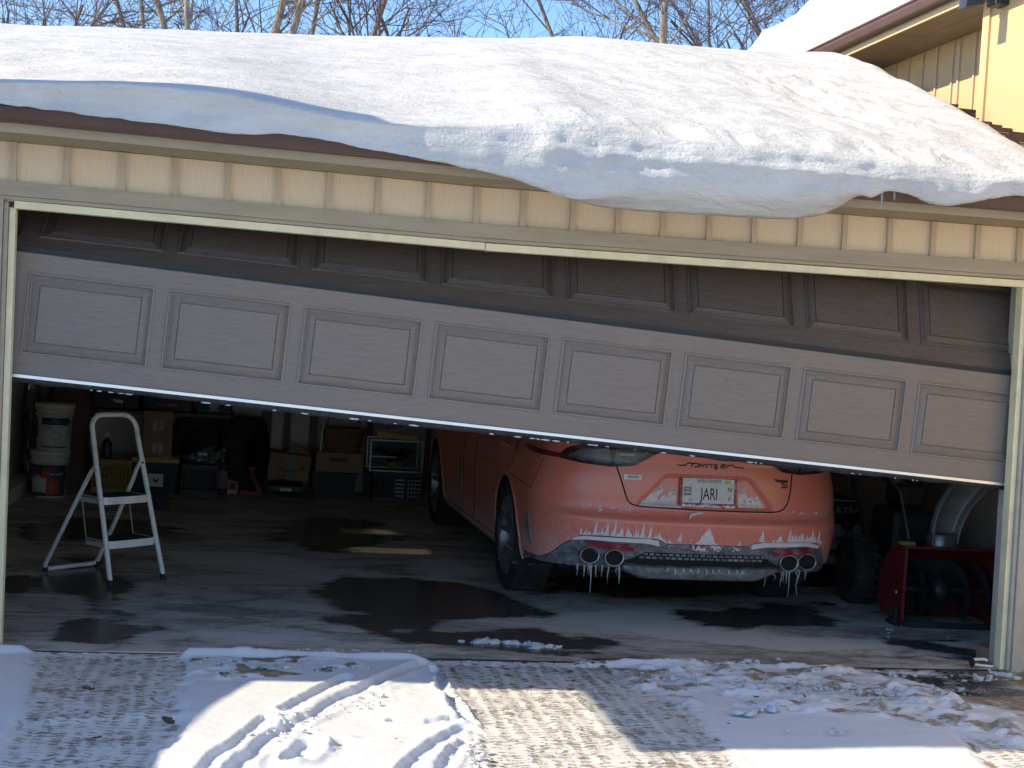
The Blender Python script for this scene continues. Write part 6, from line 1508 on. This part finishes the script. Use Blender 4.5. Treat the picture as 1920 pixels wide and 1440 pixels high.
# tall carton in the right corner
Yc = .42
xa, xb = span_(1876, 1896, 1100, Yc); zt = zat(1886, 972, Yc); zb0 = zat(1880, 1205, Yc)
xa = P(1871, 1200, Y=Yc)[0]
t, w_, d_, h_ = bx_('tall_carton', 'tall narrow white and black printed carton standing behind the right door jamb', 'box', PLATEW, xa, xa+.09, Yc-.06, Yc+.05, 0.0, zt, .002)
t.rotation_euler = (0, R(-.7), 0)
ln = (xb-xa)
LM = Matrix.Rotation(R(-90), 4, 'Z') @ UPRIGHT
m = MB(); m.box(-w_-.002, -w_-.0006, -d_+.004, d_-.004, h_*.85, h_*.995); m.build('black_panel', BLACK, t)
text('RDG', .054, 'lettering', PLATEW, t, Matrix.Translation((-w_-.003, -.004, h_*.94)) @ LM, .0006, .72, .0012)
for k, (a, b_) in enumerate(((.78, .835), (.72, .75), (.68, .705), (.60, .63), (.56, .58), (.50, .53), (.45, .47), (.38, .43), (.30, .35), (.17, .26))):
    m = MB(); m.box(-w_-.002, -w_-.0006, -d_+.018, d_-.022 if k > 2 else d_-.008, h_*a, h_*b_); m.build('printed_block', INK if k % 3 < 2 else INKG, t)
Yc = .16
x0, x1 = span_(1848, 1876, 1235, Yc); bx_('small_carton', 'small brown carton on the floor at the foot of the right door jamb', 'box', KRAFT, x0, x1, Yc, Yc+.10, 0, zat(1860, 1216, Yc), .002)
q = P(1822, 1251, Z=0); t = thing('caster_bracket', 'white bracket with a small black wheel lying by the right jamb', 'bracket', (q[0], q[1], 0))
m = MB(); m.lathe([(0, -.006), (.020, -.006), (.024, 0), (.020, .006), (0, .006)], 18, (0, 0, .024), 'x'); m.build('wheel', RUBBER, t)
m = MB(); m.tube([(.008, 0, .04), (.08, .03, .036), (.10, .03, .03)], .008, 8); m.tube([(.008, -.01, .016), (.10, .0, .007), (.12, .0, .007)], .006, 8); m.build('bracket_arm', WPAINT, t)

# ================================================================== LEAVES
rg = random.Random(17)
lv = [(315, 1352, .055, 'large curled dry leaf at the edge of the left snow'), (183, 1381, .032, 'dark dry leaf on the packed ridge of the left tyre track'), (165, 1291, .045, 'flat brown leaf in the middle of the left tyre track'), (415, 1264, .032, 'reddish dry leaf on the snow near the threshold'),
      (163, 1334, .026, 'dark leaf scrap just above the packed ridge in the left track'), (190, 1334, .018, 'tiny leaf scrap beside the ridge in the left track'), (1418, 1305, .030, 'brown curled leaf in the churned snow on the right'), (1508, 1303, .020, 'small dark leaf right of the curled leaf in the churned snow'),
      (1366, 1354, .020, 'thin dark leaf lying on the smooth right hand snow'), (743, 1382, .012, 'tiny leaf fleck alone on the sunlit snow'), (1075, 1275, .026, 'dark leaf at the shaded edge of the right tyre track')]
for x, y, s, lab in lv:
    q = P(x, y, Z=.018); m = MB(); V = []; nu = 7
    for i in range(nu):
        t = i/(nu-1); w = math.sin(math.pi*min(1, t*.9+.05))**.7*(.55+.12*math.sin(t*17)); 
        for j in range(5):
            u = (j/4-.5)*2; V.append((t*s*1.2-s*.6, u*w*s*.6, s*.7*(.55*u*u*w+.35*(t-.5)**2*4*.6+.12*rg.random())))
    m.grid(V, nu, 5, 0, False); o = m.build('fallen_leaf', LEAF, None, fix=False); o.location = (q[0], q[1], .010); o.rotation_euler = (rg.uniform(-.3, .3), rg.uniform(-.3, .3), rg.uniform(0, 6)); tag(o, lab, 'leaf', 'fallen leaves on the driveway')
